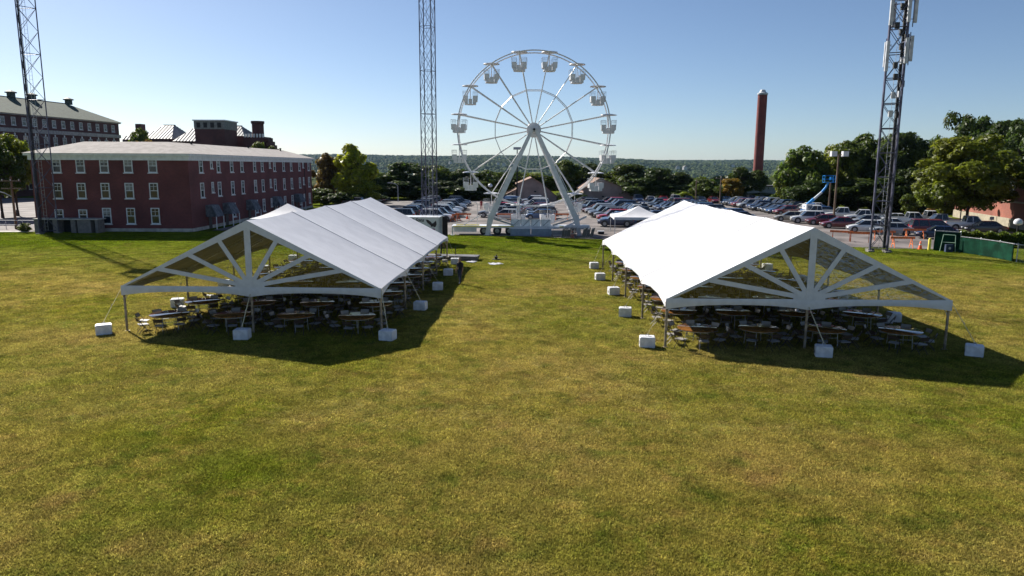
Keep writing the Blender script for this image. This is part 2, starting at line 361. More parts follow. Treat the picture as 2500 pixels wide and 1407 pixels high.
# --- distant wood on the hills
def make_forest_mat():
    mt = bpy.data.materials.new('distant_foliage'); mt.use_nodes = True; N = mt.node_tree.nodes; L = mt.node_tree.links; b = N['Principled BSDF']
    g = N.new('ShaderNodeNewGeometry'); nz = N.new('ShaderNodeTexNoise'); nz.inputs['Scale'].default_value = .012; nz.inputs['Detail'].default_value = 5; L.new(g.outputs['Position'], nz.inputs['Vector'])
    n2 = N.new('ShaderNodeTexNoise'); n2.inputs['Scale'].default_value = .25; L.new(g.outputs['Position'], n2.inputs['Vector'])
    mx = N.new('ShaderNodeMix'); mx.data_type = 'RGBA'; mx.inputs[6].default_value = (.018, .040, .012, 1); mx.inputs[7].default_value = (.085, .105, .03, 1)
    r = N.new('ShaderNodeMapRange'); r.inputs[1].default_value = .35; r.inputs[2].default_value = .68; L.new(nz.outputs[0], r.inputs[0]); L.new(r.outputs[0], mx.inputs[0])
    hs = N.new('ShaderNodeHueSaturation'); L.new(mx.outputs[2], hs.inputs['Color']); oi = N.new('ShaderNodeObjectInfo')
    v = N.new('ShaderNodeMapRange'); v.inputs[3].default_value = .6; v.inputs[4].default_value = 1.5; L.new(oi.outputs['Random'], v.inputs[0]); L.new(v.outputs[0], hs.inputs['Value'])
    L.new(hs.outputs[0], b.inputs['Base Color']); b.inputs['Roughness'].default_value = .9; b.inputs['Specular IOR Level'].default_value = .1
    return mt
FOREST = make_forest_mat()
def crown_lump(seed):
    import bmesh
    bm = bmesh.new(); bmesh.ops.create_icosphere(bm, subdivisions=2, radius=1.); r = random.Random(seed)
    for v in bm.verts:
        k = 1+.28*r.uniform(-1, 1)+.15*vnoise(v.co.x*3, v.co.y*3+v.co.z*2, 1., seed); v.co *= k; v.co.z = v.co.z*.85+.35
    me = bpy.data.meshes.new('crown_lump'); bm.to_mesh(me); bm.free(); me.materials.append(FOREST)
    return bpy.data.objects.new('crown_lump', me)
lumps = [crown_lump(i) for i in range(4)]
P = []; S = []
def wood(y0, y1, n, smin, smax, half=.86):
    u = RNG.random(n); y = np.sqrt(y0*y0+u*(y1*y1-y0*y0)); x = (RNG.random(n)*2-1)*y*half
    for a, b in zip(x, y):
        if vnoise(a, b, 190, 5) > .62 and 1100 < b < 2600: continue          # clearings
        P.append((a, b, terrain(a, b))); s = RNG.uniform(smin, smax); S.append((s, s, s*RNG.uniform(.8, 1.25)))
wood(235, 500, 2600, 3.5, 5.5); wood(500, 1000, 7000, 4.5, 7); wood(1000, 2000, 15000, 5.5, 8.5); wood(2000, 3600, 26000, 6.5, 10); wood(3600, 5700, 40000, 7, 12)
P = np.array(P); S = np.array(S); n = len(P); R = np.zeros((n, 3)); R[:, 2] = RNG.random(n)*6.28
fo = scatter('distant_wood', P, R, S, RNG.integers(0, 4, n), lumps); tag(fo, 'dark green wood covering the far hills and valley', 'wood', kind='stuff')

# --- mown grass blades on the lawn
def tuft(seed, nb):
    r = np.random.default_rng(seed); V = np.zeros((nb, 3, 3))
    rad = .26*np.sqrt(r.random(nb)); th = r.random(nb)*6.283; bx, by = rad*np.cos(th), rad*np.sin(th)
    a = r.random(nb)*6.283; wd = r.uniform(.006, .013, nb); h = r.uniform(.022, .062, nb); lean = r.uniform(.01, .06, nb); la = r.random(nb)*6.283
    V[:, 0] = np.stack([bx-wd*np.cos(a), by-wd*np.sin(a), np.zeros(nb)-.004], 1); V[:, 1] = np.stack([bx+wd*np.cos(a), by+wd*np.sin(a), np.zeros(nb)-.004], 1)
    V[:, 2] = np.stack([bx+lean*np.cos(la), by+lean*np.sin(la), h], 1)
    me = np_mesh('grass_tuft', V.reshape(-1, 3), np.arange(nb*3).reshape(-1, 3), BLADE); return bpy.data.objects.new('grass_tuft', me)
tufts = [tuft(i, 130) for i in range(5)]
def in_lot(x, y): return y > np.interp(x, [-200, -56, -36, -8, 2.3, 10.3, 22, 34.3, 41, 62], [81, 81, 85, 81.4, 79.5, 76.3, 73.3, 70.1, 68.6, 66])
P = []
for y0, y1, sp in ((9, 20, .19), (20, 34, .26), (34, 56, .36), (56, 84, .50)):      # jittered grid: no bald spots
    gy = np.arange(y0, y1, sp); gx = np.arange(-y1*.8-3, y1*.8+3, sp); x, y = [q.ravel() for q in np.meshgrid(gx, gy)]
    x = x+RNG.uniform(-.6, .6, x.size)*sp; y = y+RNG.uniform(-.6, .6, y.size)*sp
    k = (~in_lot(x, y)) & (np.abs(x) < y*.80+3); P.append(np.stack([x[k], y[k], np.zeros(k.sum())], 1))
P = np.concatenate(P); n = len(P); d = P[:, 1]
R = np.zeros((n, 3)); R[:, 2] = RNG.random(n)*6.28
sx = RNG.uniform(.75, 1.5, n)*(1+np.clip((d-30)/50, 0, 1)); sz = RNG.uniform(.55, 1.35, n)
go_ = scatter('lawn_grass', P, R, np.stack([sx, sx, sz], 1), RNG.integers(0, 5, n), tufts); tag(go_, 'short mown grass blades covering the patchy lawn', 'grass', kind='stuff')
print('grass tufts', n)

# ------------------------------------------------------------------ frame tents
TW, TL, EAVE, RIDGE = 12.19, 24.38, 2.16, 5.26
NB = 4
def roof_pt(side, s, t, bay, dz=0.):
    """side -1/+1, s ridge->eave, t along the bay"""
    v = (bay+t)*TL/NB; sag = 4*t*(1-t)
    if bay == 0: sag *= .8
    x = TW/2+side*TW/2*s; z = RIDGE+(EAVE-RIDGE)*s-sag*(.075+.05*math.sin(math.pi*s))*(1-.6*s**4)
    z -= .035*math.sin(math.pi*min(1, s*1.02))*math.sin(5*t*math.pi+bay)*.3
    x += side*(.0+.10*sag*(s**6)*-1)
    return Vector((x, v, z+dz))
def tent(name, loc, rz, label, wrinkled, seed, guys):
    T = thing(name, label, 'tent', loc, rz); r = random.Random(seed)
    for bay in range(NB):
        for side in (-1, 1):
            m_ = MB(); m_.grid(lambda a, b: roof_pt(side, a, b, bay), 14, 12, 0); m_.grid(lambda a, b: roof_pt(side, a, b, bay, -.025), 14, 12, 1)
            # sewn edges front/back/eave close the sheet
            p = m_.build('roof_panel', [VINYL, VINYL_SHADE], T, smooth=60)
            def val(a, b, off=0.):
                e = roof_pt(side, 1, a, bay); k = (2*a-1)**2; dep = .12+.24*k**1.5
                return Vector((e.x+side*(.03+off)*b+side*.02*math.sin(9*a+bay)*b*b, e.y, e.z-dep*b))
            m_ = MB(); m_.grid(val, 16, 4); m_.grid(lambda a, b: val(a, b, -.3)+Vector((-side*.012, 0, 0)), 16, 4); m_.build('valance', VINYL, p, smooth=60)
    for k in range(NB+1):                                   # frame bents: posts, rafters, cables
        v = k*TL/NB; inner = 0 < k < NB
        if k < NB and k > 0:
            for side in (-1, 1):
                pts = [roof_pt(side, s/10, 0, k, .012) for s in range(11)]
                m_ = MB()
                for a, b in zip(pts, pts[1:]): m_.beam(a, b, .035, .02)
                m_.build('roof_seam', SEAM, T)
        for side in (-1, 1):
            x = TW/2+side*(TW/2-.06); yo = .09 if k == 0 else (-.09 if k == NB else 0)
            m_ = MB(); m_.bar((x, v+yo, 0), (x, v+yo, EAVE-.04), .055, 8); m_.box((x, v+yo, .012), (.2, .2, .024)); m_.build('post', POLE, T, smooth=40)
            m_ = MB(); m_.bar((x, v+yo, EAVE-.1), (TW/2, v+yo, RIDGE-.2), .04, 6); m_.build('rafter', STEEL, T)
            if k < NB: m_ = MB(); m_.bar((x, v+yo, EAVE-.12), (x, (k+1)*TL/NB, EAVE-.12), .035, 6); m_.build('eave_rail', STEEL, T)
            m_ = MB(); m_.path([Vector((x-side*1.0*(1-math.cos(q*.26)), v+yo, EAVE-.9+.95*math.sin(q*.26)*.95)) for q in range(7)], .02, 5)
            m_.build('corner_brace', STEEL, T)
        if k in (0, NB): m_ = MB(); m_.bar((TW/2, v+yo, 0), (TW/2, v+yo, RIDGE-.15), .055, 8); m_.build('post', POLE, T, smooth=40)
        elif inner: m_ = MB(); m_.bar((TW/2-TW*.45, v, EAVE+.05), (TW/2+TW*.45, v, EAVE+.05), .012, 5); m_.build('tie_cable', STEEL, T)
    m_ = MB(); m_.bar((TW/2, .1, RIDGE-.2), (TW/2, TL-.1, RIDGE-.2), .04, 6); m_.build('ridge_pole', STEEL, T)
    for end, v in ((0, -.02), (1, TL+.02)):                 # gable ends: white bands, fan strips, clear panes
        o = -1 if end == 0 else 1
        def P(x, z, dy=0.): return Vector((x, v+o*dy, z))
        bd = .34
        for side in (-1, 1):
            a, b = (TW/2+side*TW/2, EAVE), (TW/2, RIDGE)
            m_ = MB(); m_.prism([P(a[0], a[1]), P(b[0], b[1]), P(b[0], b[1]-bd*1.12), P(a[0]-side*bd*.4, a[1]-.02)], (0, -.012, 0), (0, .012, 0)); m_.build('gable_band', GABLE, T)
            def low(q, w_):
                x = TW/2+side*TW/2*(1-q); k2 = (2*q-1)**2; top = EAVE+.03; bot = EAVE-.24-.20*k2**1.3
                return P(x, top+(bot-top)*w_, .012+.02*math.sin(math.pi*w_)+.01*math.sin(7*q))
            m_ = MB(); m_.grid(low, 20, 4); m_.grid(lambda q, w_: low(q, w_)-Vector((0, o*.02, 0)), 20, 4); m_.build('gable_skirt', GABLE, T, smooth=60)
        m_ = MB(); m_.box(P(TW/2, (RIDGE+EAVE)/2-.06, .02), (.29, .024, RIDGE-EAVE-.12)); m_.build('king_strip', GABLE, T)
        C = (TW/2, EAVE+.06)
        hub = [P(TW/2+.46*math.cos(a)*1.5, EAVE+.02+.42*math.sin(a), .012) for a in [math.pi*i/8 for i in range(9)]]
        m_ = MB(); m_.prism(hub, (0, -.012, 0), (0, .012, 0)); m_.build('fan_hub', GABLE, T)
        for side in (-1, 1):
            R_ = [(TW/2+side*TW/2*(1-t), EAVE+(RIDGE-EAVE)*t) for t in (0.0, .30, .53, .77, 1.)]
            for q in R_[1:4]:
                m_ = MB(); m_.beam(P(*C, .006), P(q[0], q[1]-.1, .006), .024, .2, up=(-(q[1]-C[1]), 0, q[0]-C[0])); m_.build('fan_strip', GABLE, T)
            for qa, qb in zip(R_, R_[1:]):
                wr = wrinkled and side == 1
                m_ = MB(); m_.prism([P(*C, -.016), P(*qa, -.016), P(*qb, -.016)], (0, -.001, 0), (0, .001, 0)); m_.build('clear_pane', CLEAR_W if wr else CLEAR, T)
    for (x, z, dy, gx, gy) in guys:                          # ratchet straps down to the ballast
        m_ = MB(); m_.beam((x, dy, z), (gx, gy, .555), .035, .012); m_.bar((x*.5+gx*.5, dy*.5+gy*.5, z*.5+.31), (x*.45+gx*.55, dy*.45+gy*.55, z*.45+.62*.55), .028, 6); m_.build('guy_strap', STRAP, T)
    return T
def to_local(Tl, p):
    c, s = math.cos(-Tl[2]), math.sin(-Tl[2]); dx, dy = p[0]-Tl[0], p[1]-Tl[1]; return (dx*c-dy*s, dx*s+dy*c)
def to_world(Tl, p):
    c, s = math.cos(Tl[2]), math.sin(Tl[2]); return (Tl[0]+p[0]*c-p[1]*s, Tl[1]+p[0]*s+p[1]*c)
LT = (-18.183, 32.811, -.036); RT = (6.619, 30.202, -.012)
def perim(side, k):     # attachment at the eave
    return ((0 if side < 0 else TW), EAVE-.08, k*TL/NB)
# ballast positions in each tent's own frame
BL = [(-.62, -.62, -1, 0, 30), (6.1, -1.2, 0, 0, 4), (12.65, -1.0, 1, 0, -14), (13.0, 5.9, 1, 1, -8), (13.05, 12.3, 1, 2, 6), (12.95, 18.4, 1, 3, 3), (12.75, 24.4, 1, 4, 4), (-.45, 5.9, -1, 1, 18), (-.7, 12.4, -1, 2, 8), (-.72, 19.2, -1, 3, 5), (-.68, 25.4, -1, 4, 0)]
BR = [(-.72, .15, -1, 0, -6), (-.75, 6.6, -1, 1, -8), (-.55, 13.0, -1, 2, 8), (-.75, 18.8, -1, 3, 4), (-.6, 24.4, -1, 4, 4), (6.35, -1.25, 0, 0, -16), (12.75, -.95, 1, 0, -30), (12.85, 5.8, 1, 1, -20), (13.0, 12.3, 1, 2, 5), (12.95, 18.4, 1, 3, 5), (12.65, 24.3, 1, 4, 5)]
def guys(B):
    out = []
    for gx, gy, sd_, k, a in B:
        if sd_ == 0: out.append((TW/2, EAVE-.3, -.06, gx, gy))
        else: out.append(((0 if sd_ < 0 else TW), EAVE-.1, k*TL/NB, gx, gy))
    return out
tl = tent('frame_tent', (LT[0], LT[1], 0), LT[2], 'long white frame tent on the dormitory side, smooth clear gable panes', False, 1, guys(BL))
tr = tent('frame_tent', (RT[0], RT[1], 0), RT[2], 'long white frame tent on the antenna mast side, wrinkled gable panes', True, 2, guys(BR))

# ballast blocks
def ballast_proto():
    import bmesh
    bm = bmesh.new(); bmesh.ops.create_cube(bm, size=1.); bmesh.ops.scale(bm, vec=(.66, .56, .47), verts=bm.verts); bmesh.ops.bevel(bm, geom=bm.edges[:], offset=.03, segments=2, affect='EDGES')
    bmesh.ops.translate(bm, vec=(0, 0, .24), verts=bm.verts); me = bpy.data.meshes.new('body'); bm.to_mesh(me); bm.free(); me.materials.append(BLOCK)
    o = link('ballast_block', None); link('body', me, o)
    mm = MB().box((.12, .277, .2), (.2, .02, .1)); mm.build('fork_pocket', DARK, o)
    mm = MB().box((-.326, .0, .2), (.02, .16, .13)); mm.build('hand_hole', DARK, o)
    mm = MB().path([(-.07, 0, .45), (-.05, 0, .56), (.05, 0, .56), (.07, 0, .45)], .014, 5); mm.build('lifting_eye', STEEL, o)
    mm = MB().box((0, 0, .478), (.4, .1, .012)); mm.build('lid_rib', BLOCK, o)
    return freeze(o)
bp_ = ballast_proto(); first = True
LBL = {0: 'front corner', 1: 'second side post', 2: 'middle side post', 3: 'fourth side post', 4: 'rear corner'}
for tn, Tl, B in (('the dormitory-side tent', LT, BL), ('the mast-side tent', RT, BR)):
    for gx, gy, sd_, k, a in B:
        o = bp_ if first else copy_tree(bp_); first = False
        wx, wy = to_world(Tl, (gx, gy)); o.location = (wx, wy, 0); o.rotation_euler = (0, 0, math.radians(a)+Tl[2])
        inner = (sd_ > 0) == (Tl is LT)
        lab = f"white plastic ballast block at the front centre post of {tn}" if sd_ == 0 else f"white ballast block at the {LBL[k]} on the {'inner' if inner else 'outer'} side, {tn}"
        tag(o, lab, 'ballast block', 'white ballast blocks around the tents')

# ------------------------------------------------------------------ tables and chairs
def table_proto():
    o = link('round_table', None)
    MB().lathe([(.86, .715), (.875, .722), (.875, .748), (.865, .755)], 40).build('tabletop', TABLE, o, smooth=50)
    MB().lathe([(.80, .68), (.80, .714)], 24).build('apron', STEEL, o, smooth=50)
    for s in (-1, 1):
        for t in (-1, 1): MB().path([(s*.45, t*.32, .69), (s*.5, t*.34, .05), (s*.5, t*.36, 0)], .016, 6).build('leg', STEEL, o)
        MB().bar((s*.47, -.33, .42), (s*.47, .33, .42), .012, 5).build('leg_brace', STEEL, o)
    return freeze(o)
def chair_proto():
    """folding chair facing +x (towards the table)"""
    o = link('folding_chair', None)
    m_ = MB(); m_.grid(lambda a, b: Vector((-.2+.4*a, -.2+.4*b, .435+.02*(2*b-1)**2-.02*a+.0)), 4, 4); m_.grid(lambda a, b: Vector((-.2+.4*a, -.2+.4*b, .405)), 1, 1); m_.box((0, 0, .418), (.40, .40, .022)); m_.build('seat', CHAIR, o)
    b = MB(); b.grid(lambda a, c: Vector((-.255-.05*c+.03*(2*a-1)**2, -.2+.4*a, .60+.165*c)), 6, 2); bo = b.build('backrest', CHAIR, o)
    b = MB(); b.grid(lambda a, c: Vector((-.272-.05*c+.03*(2*a-1)**2, -.205+.41*a, .595+.175*c)), 6, 2); b.build('back_shell', CHAIR_D, bo)
    for s in (-1, 1):
        MB().bar((-.30, s*.21, .77), (.22, s*.21, 0), .013, 5).build('leg', CHAIR_D, o)
        MB().bar((.1, s*.185, .42), (-.27, s*.185, 0), .013, 5).build('leg', CHAIR_D, o)
    MB().bar((.13, -.21, .145), (.13, .21, .145), .009, 4).build('stretcher', CHAIR_D, o)
    return freeze(o)
tp_, cp_ = table_proto(), chair_proto(); tfirst = cfirst = True
chairs = []
for tn, Tl, us, v0, dv, nr in (('dorm', LT, (1.9, 4.95, 8.0, 10.95), .72, 3.22, 8), ('mast', RT, (1.6, 4.35, 7.3, 10.35), .8, 3.62, 7)):
    long_ = 'dormitory-side tent' if tn == 'dorm' else 'mast-side tent'
    for j in range(nr):
        for i, u in enumerate(us):
            jx, jy = random.uniform(-.12, .12), random.uniform(-.15, .15)
            v = v0+dv*j+jy+(.0 if tn == 'dorm' or i < 3 else -.35); wx, wy = to_world(Tl, (u+jx, v))
            o = tp_ if tfirst else copy_tree(tp_); tfirst = False
            o.location = (wx, wy, 0); o.rotation_euler = (0, 0, random.uniform(0, 3.14))
            row = ['first', 'second', 'third', 'fourth', 'fifth', 'sixth', 'seventh', 'eighth'][j]; ci = i if tn == 'mast' else 3-i; colm = ['lawn-side', 'inner middle', 'outer middle', 'outermost'][ci]
            tag(o, f"round brown table, {row} row from the open gable, {colm} column, {long_}", 'table', 'round brown tables under the tents')
            a0 = random.uniform(0, .78)
            vis = (j <= 2)*3+(i in (0, 3))*2+(1 if (tn == 'dorm' and i == 3) or (tn == 'mast' and i == 0) else 0) - j*.25
            for q in range(8):
                a = a0+q*math.pi/4+random.uniform(-.05, .05); rr = 1.13+random.uniform(-.05, .08)
                chairs.append((vis+(1 if i in (0, 3) else 0)*.2, wx+rr*math.cos(a), wy+rr*math.sin(a), a+math.pi+random.uniform(-.12, .12), row, colm, long_))
chairs.sort(key=lambda c: -c[0])
for k, (s_, x, y, a, row, colm, long_) in enumerate(chairs[:300]):
    o = cp_ if cfirst else copy_tree(cp_); cfirst = False
    o.location = (x, y, 0); o.rotation_euler = (0, 0, a)
    tag(o, f"white folding chair at the {row}-row table of the {colm} column, {long_}", 'chair', f'chairs at one table: {row} row, {colm} column, {long_}')
# the rest, hidden in the depth of the tents, as one mass
src = MB()
for ch in cp_.children:
    me = ch.data; src.add([v.co for v in me.vertices], [tuple(p.vertices) for p in me.polygons], 0 if ch.name.split('.')[0] in ('seat', 'backrest') else 1)
rest = MB()
for (s_, x, y, a, row, colm, long_) in chairs[300:]:
    R_ = Matrix.Rotation(a, 4, 'Z'); off = len(rest.v); rest.v += [tuple((R_ @ Vector(v))+Vector((x, y, 0))) for v in src.v]; rest.f += [tuple(off+i for i in f) for f in src.f]; rest.m += src.m
if rest.v: tag(rest.build('folding_chairs', [CHAIR, CHAIR_D]), 'many more white folding chairs deep under the two tents', 'chairs', kind='stuff')

# ------------------------------------------------------------------ ferris wheel
hubp = AT(1303, 318, 83.); FX, FY, HZ = hubp.x, 83., hubp.z; FR = 8.62
fw = thing('ferris_wheel_ride', 'large white ferris wheel with thin spokes and A-frame legs in the lot', 'ferris wheel', (FX, FY, 0))
def circ(R, a, y): return Vector((R*math.sin(a), y, HZ+R*math.cos(a)))
NG = 16; ANG = [math.radians(11.25+22.5*k) for k in range(NG)]
for y in (-1.0, 1.0):
    m_ = MB(); m_.path([circ(FR-.05, 2*math.pi*i/96, y) for i in range(97)], .07, 7); m_.build('rim', RIDE, fw, smooth=50)
    m_ = MB(); m_.path([circ(4.45, a, y*.62) for a in ANG+ANG[:1]], .04, 6); m_.build('inner_ring', RIDE, fw, smooth=50)
for a in ANG:
    for y in (-1, 1):
        m_ = MB(); m_.bar(circ(.7, a, y*.45), circ(FR-.1, a, y*1.0), .05, 6); m_.build('spoke', RIDE, fw, smooth=50)
    m_ = MB(); m_.bar(circ(FR, a, -1.05), circ(FR, a, 1.05), .06, 6); m_.build('pivot_bar', RIDE, fw)
    m_ = MB(); m_.bar(circ(4.45, a, -.64), circ(4.45, a, .64), .035, 6); m_.build('tie', RIDE, fw)
m_ = MB()
for y in (-.55, .55): m_.lathe([(.35, -.06), (.8, -.05), (.82, 0), (.8, .05), (.35, .06)], 24, (0, y, HZ), axis='y')
m_.lathe([(.3, -1.55), (.3, 1.55)], 16, (0, 0, HZ), axis='y')
m_.build('hub', RIDE, fw, smooth=40)
m_ = MB(); m_.lathe([(.14, -.03), (.14, .03)], 12, (0, -1.83, HZ), axis='y'); m_.build('axle_cap', DARK, fw)
for s in (-1, 1):
    for y in (-1, 1):
        m_ = MB(); t_, k_, f_ = Vector((s*.16, y*1.65, HZ+.1)), Vector((s*4.75, y*1.95, 2.1)), Vector((s*5.25, y*2.0, .0))
        m_.beam(t_, k_, .28, .36, up=(s, 0, .6), z2=.64, w2=.32); m_.beam(k_+Vector((0, 0, .2)), f_, .34, .7, up=(s, 0, 0), z2=.42)
        L_ = m_.build('leg', RIDE, fw)
        m_ = MB(); m_.box((s*5.25, y*2.0, .04), (.7, .7, .08)); m_.build('foot_pad', RIDE_G, L_)
        # ladder / cable tray on the outer face of the leg
        m_ = MB(); a, b = t_.lerp(k_, .45)+Vector((s*.30, y*.1, .15)), k_+Vector((s*.45, y*.1, .15)); m_.bar(a, b, .035, 5); m_.bar(a+Vector((s*.02, 0, 0)), a.lerp(b, .12)+Vector((-s*.3, 0, -.2)), .03, 5); m_.build('cable_tray', RIDE, L_)
    m_ = MB(); m_.beam((s*4.9, -1.9, 2.0), (s*2.2, -1.9, 1.15), .12, .18); m_.beam((s*4.9, 1.9, 2.0), (s*2.2, 1.9, 1.15), .12, .18); m_.build('brace', RIDE_G, fw)
m_ = MB(); m_.bar((-1.95, -1.2, 1.), (-1.75, -1.2, 4.3), .06, 6); m_.bar((-1.55, -1.2, 1.), (-1.6, -1.2, 4.3), .06, 6); m_.build('drive_mast', RIDE, fw)

def gondola_proto():
    o = link('ferris_gondola', None)
    MB().lathe([(.93, -.02), (.90, .05), (.5, .13), (.06, .17)], 20).build('canopy', RIDE, o, smooth=40)
    p_ = MB(); p_.bar((0, 0, .1), (0, 0, -2.0), .045, 7); p_.bar((0, -1., 0), (0, 1., 0), .05, 6); p_.build('hanger_pole', RIDE, o)
    for s in (-1, 1):
        prof = [(s*.30, -2.02), (s*.64, -2.02), (s*.64, -1.72), (s*.80, -1.68), (s*.83, -1.08), (s*.66, -1.08), (s*.62, -1.55), (s*.30, -1.58)]
        q = MB().prism([(x, 0, z) for x, z in prof], (0, -.62, 0), (0, .62, 0)); t_ = q.build('seat_tub', RIDE, o)
        for y in (-.63, .63): MB().prism([(s*.27, y, -2.02), (s*.65, y, -2.02), (s*.65, y, -1.72), (s*.81, y, -1.68), (s*.84, y, -1.08), (s*.27, y, -1.08)], (0, -.01, 0), (0, .01, 0)).build('side_panel', RIDE, t_)
        q = MB()
        for y in (-.6, .6):
            q.path([(s*.83, y, -1.08), (s*.85, y, -.6), (s*.30, y, -.6), (s*.28, y, -1.1)], .017, 5); q.bar((s*.84, y, -.8), (s*.3, y, -.8), .011, 4)
            for kx in (.45, .6, .72): q.bar((s*kx, y, -.6), (s*kx, y, -1.1), .008, 4)
        q.bar((s*.85, -.6, -.6), (s*.85, .6, -.6), .017, 5); q.build('guard_rail', RIDE_G, t_)
    q = MB().box((0, 0, -2.02), (.64, 1.2, .05)); q.build('floor', RIDE, o)
    q = MB()
    for y in (-.61, .61):
        q.box((0, y, -1.72), (.42, .02, .6)); q.bar((0, y, -1.5), (0, y, -.9), .014, 5); q.bar((-.2, y, -1.2), (.2, y, -1.2), .012, 4)
    q.build('gate', RIDE, o)
    return freeze(o)
gp = gondola_proto()
for k, a in enumerate(ANG):
    o = gp if k == 0 else copy_tree(gp); o.location = (FX+FR*math.sin(a), FY, HZ+FR*math.cos(a)); o.rotation_euler = (0, 0, random.uniform(-.12, .12))
    pair = ['topmost', 'second-highest', 'third-highest', 'fourth-highest', 'fifth-highest', 'sixth-highest', 'second-lowest', 'lowest'][min(k, 15-k)]
    tag(o, f'white open gondola with disc canopy in the {pair} pair on the ferris wheel', 'gondola', f'ferris wheel gondolas, {pair} pair')

# base trailer of the wheel
bt = thing('ride_trailer', 'white low transport trailer with yellow edging under the ferris wheel', 'trailer', (FX, FY-.6, 0))
x0, x1 = -9.25, 6.3
MB().box(((x0+x1)/2, 0, .93), (x1-x0, 2.5, .22)).build('deck', RIDE, bt)
m_ = MB(); m_.box(((x0-2)/2+.0, -1.27, 1.0), (-2.0-x0-.4, .05, .1)); m_.box((4.6, -1.27, 1.0), (3.2, .05, .1)); m_.box((x0+1.8, -.4, 1.1), (2.6, .12, .1)); m_.build('yellow_edge', YELLOW, bt)
MB().box((x0+1.5, -.9, .58), (2.6, .6, .42)).build('tool_locker', RIDE, bt)
for k, x in enumerate((-5.6, -4.1, -2.7)):
    for s in (-1, 1):
        w_ = MB().lathe([(.2, -.17), (.46, -.16), (.48, -.1), (.48, .1), (.46, .16), (.2, .17)], 20, (x, s*.95, .48), axis='y').build('wheel', RUBBER, bt, smooth=40)
        MB().lathe([(.05, -.18), (.24, -.175), (.24, .175), (.05, .18)], 14, (x, s*.95, .48), axis='y').build('rim', RIM, w_)
for x in (x0+.1, -4.9, 1.5, 6.1):
    MB().bar((x, -1.45, 1.), (x, -1.45, .05), .08, 8).box((x, -1.45, .03), (.45, .45, .06)).build('outrigger', RIDE, bt)
m_ = MB(); m_.bar((x0+.5, -.9, 1.04), (x0+.5, -.9, 2.2), .025, 5); m_.bar((x0+2.9, -.9, 1.04), (x0+2.9, -.9, 3.4), .03, 5); m_.path([(x0+2.9, -.9, 3.4), (x0+2.75, -.9, 3.7), (x0+2.3, -.9, 3.75)], .03, 5); m_.beam((x0+1.3, -.5, 1.1), (x0+3.4, -.5, 2.3), .08, .1); m_.build('hoist_frame', RIDE, bt)
m_ = MB(); m_.prism([(3.2, 0, .75), (6.35, 0, .75), (6.35, 0, 1.2), (3.9, 0, 1.25), (3.5, 0, 1.05)], (0, -1.7, 0), (0, -1.1, 0)); m_.beam((3.3, -1.4, .8), (6.0, -1.4, 2.2), .14, .2); m_.build('folding_gantry', RIDE, bt)
# loading platform
pf = thing('loading_platform', 'blue-grey sheet-metal loading platform with white railing panels before the ferris wheel', 'platform', (FX, FY-2.3, 0))
px0 = -2.72
for k in range(3): MB().box((px0+1.28+k*2.33 if k < 2 else px0+5.75, -.02*k, .40), (2.29 if k < 2 else 2.1, .06, .76 if k < 2 else .45)).build('front_panel', RIDE_B, pf)
MB().box((px0+3.45, .65, .80), (6.9, 1.2, .05)).build('deck', RIDE, pf)
for k in range(4):
    x = px0+.2+k*1.14; p_ = MB().box((x+.55, .55, 1.36), (1.06, .04, .92)).build('railing_panel', M('bright_white_panel', (.82, .82, .83), .4), pf)
    q = MB(); q.beam((x+.1, .5, .95), (x+.95, .5, 1.78), .03, .08); q.bar((x, .52, .85), (x, .52, 2.05), .03, 6); q.bar((x, .52, 1.95), (x+1.1, .52, 1.95), .02, 5); q.build('rail_post', RIDE_G, p_)
    MB().lathe([(.01, -.02), (.1, 0), (.01, .02)], 10, (x+.05, .45, 1.1), axis='y').build('lamp', HLAMP, p_)
for k in range(3): MB().box((px0+5.6, -.15-.3*k, .55-.17*k), (1.6, .3, .05)).build('step', RIDE_G, pf)
MB().bar((px0+4.9, -.9, .1), (px0+6.4, -.9, .1), .04, 6).box((px0+6.5, -.8, .12), (.3, .25, .2)).build('step_rail', RIDE, pf)

# stacked crowd barriers
def barrier_proto():
    o = link('crowd_barrier', None); q = MB(); q.path([(0, -1, .12), (0, -1, 1.02), (0, -.92, 1.1), (0, .92, 1.1), (0, 1, 1.02), (0, 1, .12), (0, -1, .12)], .021, 6); q.build('frame', M('dull_barrier_steel', (.13, .14, .15), .55, .4), o)
    q = MB()
    for i in range(13): y = -.86+i*.143; q.bar((0, y, .12), (0, y, 1.1), .009, 4)
    q.build('bars', M('dull_barrier_steel', (.13, .14, .15)), o)
    for y in (-.6, .6): MB().box((0, y, .06), (.45, .04, .02)).bar((0, y, .05), (0, y, .14), .015, 5).build('foot', STEEL, o)
    return freeze(o)
bpz = barrier_proto(); k = 0
for sx, n, nm in ((5.35, 9, 'stack nearer the loading steps'), (7.55, 8, 'stack farther from the loading steps')):
    for i in range(n):
        o = bpz if k == 0 else copy_tree(bpz); k += 1
        o.location = (sx+i*.17+(0 if i else -.25), 78.6+random.uniform(-.1, .1), 0); o.rotation_euler = (0, math.radians(random.uniform(5, 14)), math.radians(-12 if i else -52)+random.uniform(-.05, .05))
        tag(o, f'galvanised crowd barrier in the {nm}', 'barrier', f'crowd barriers, {nm}')

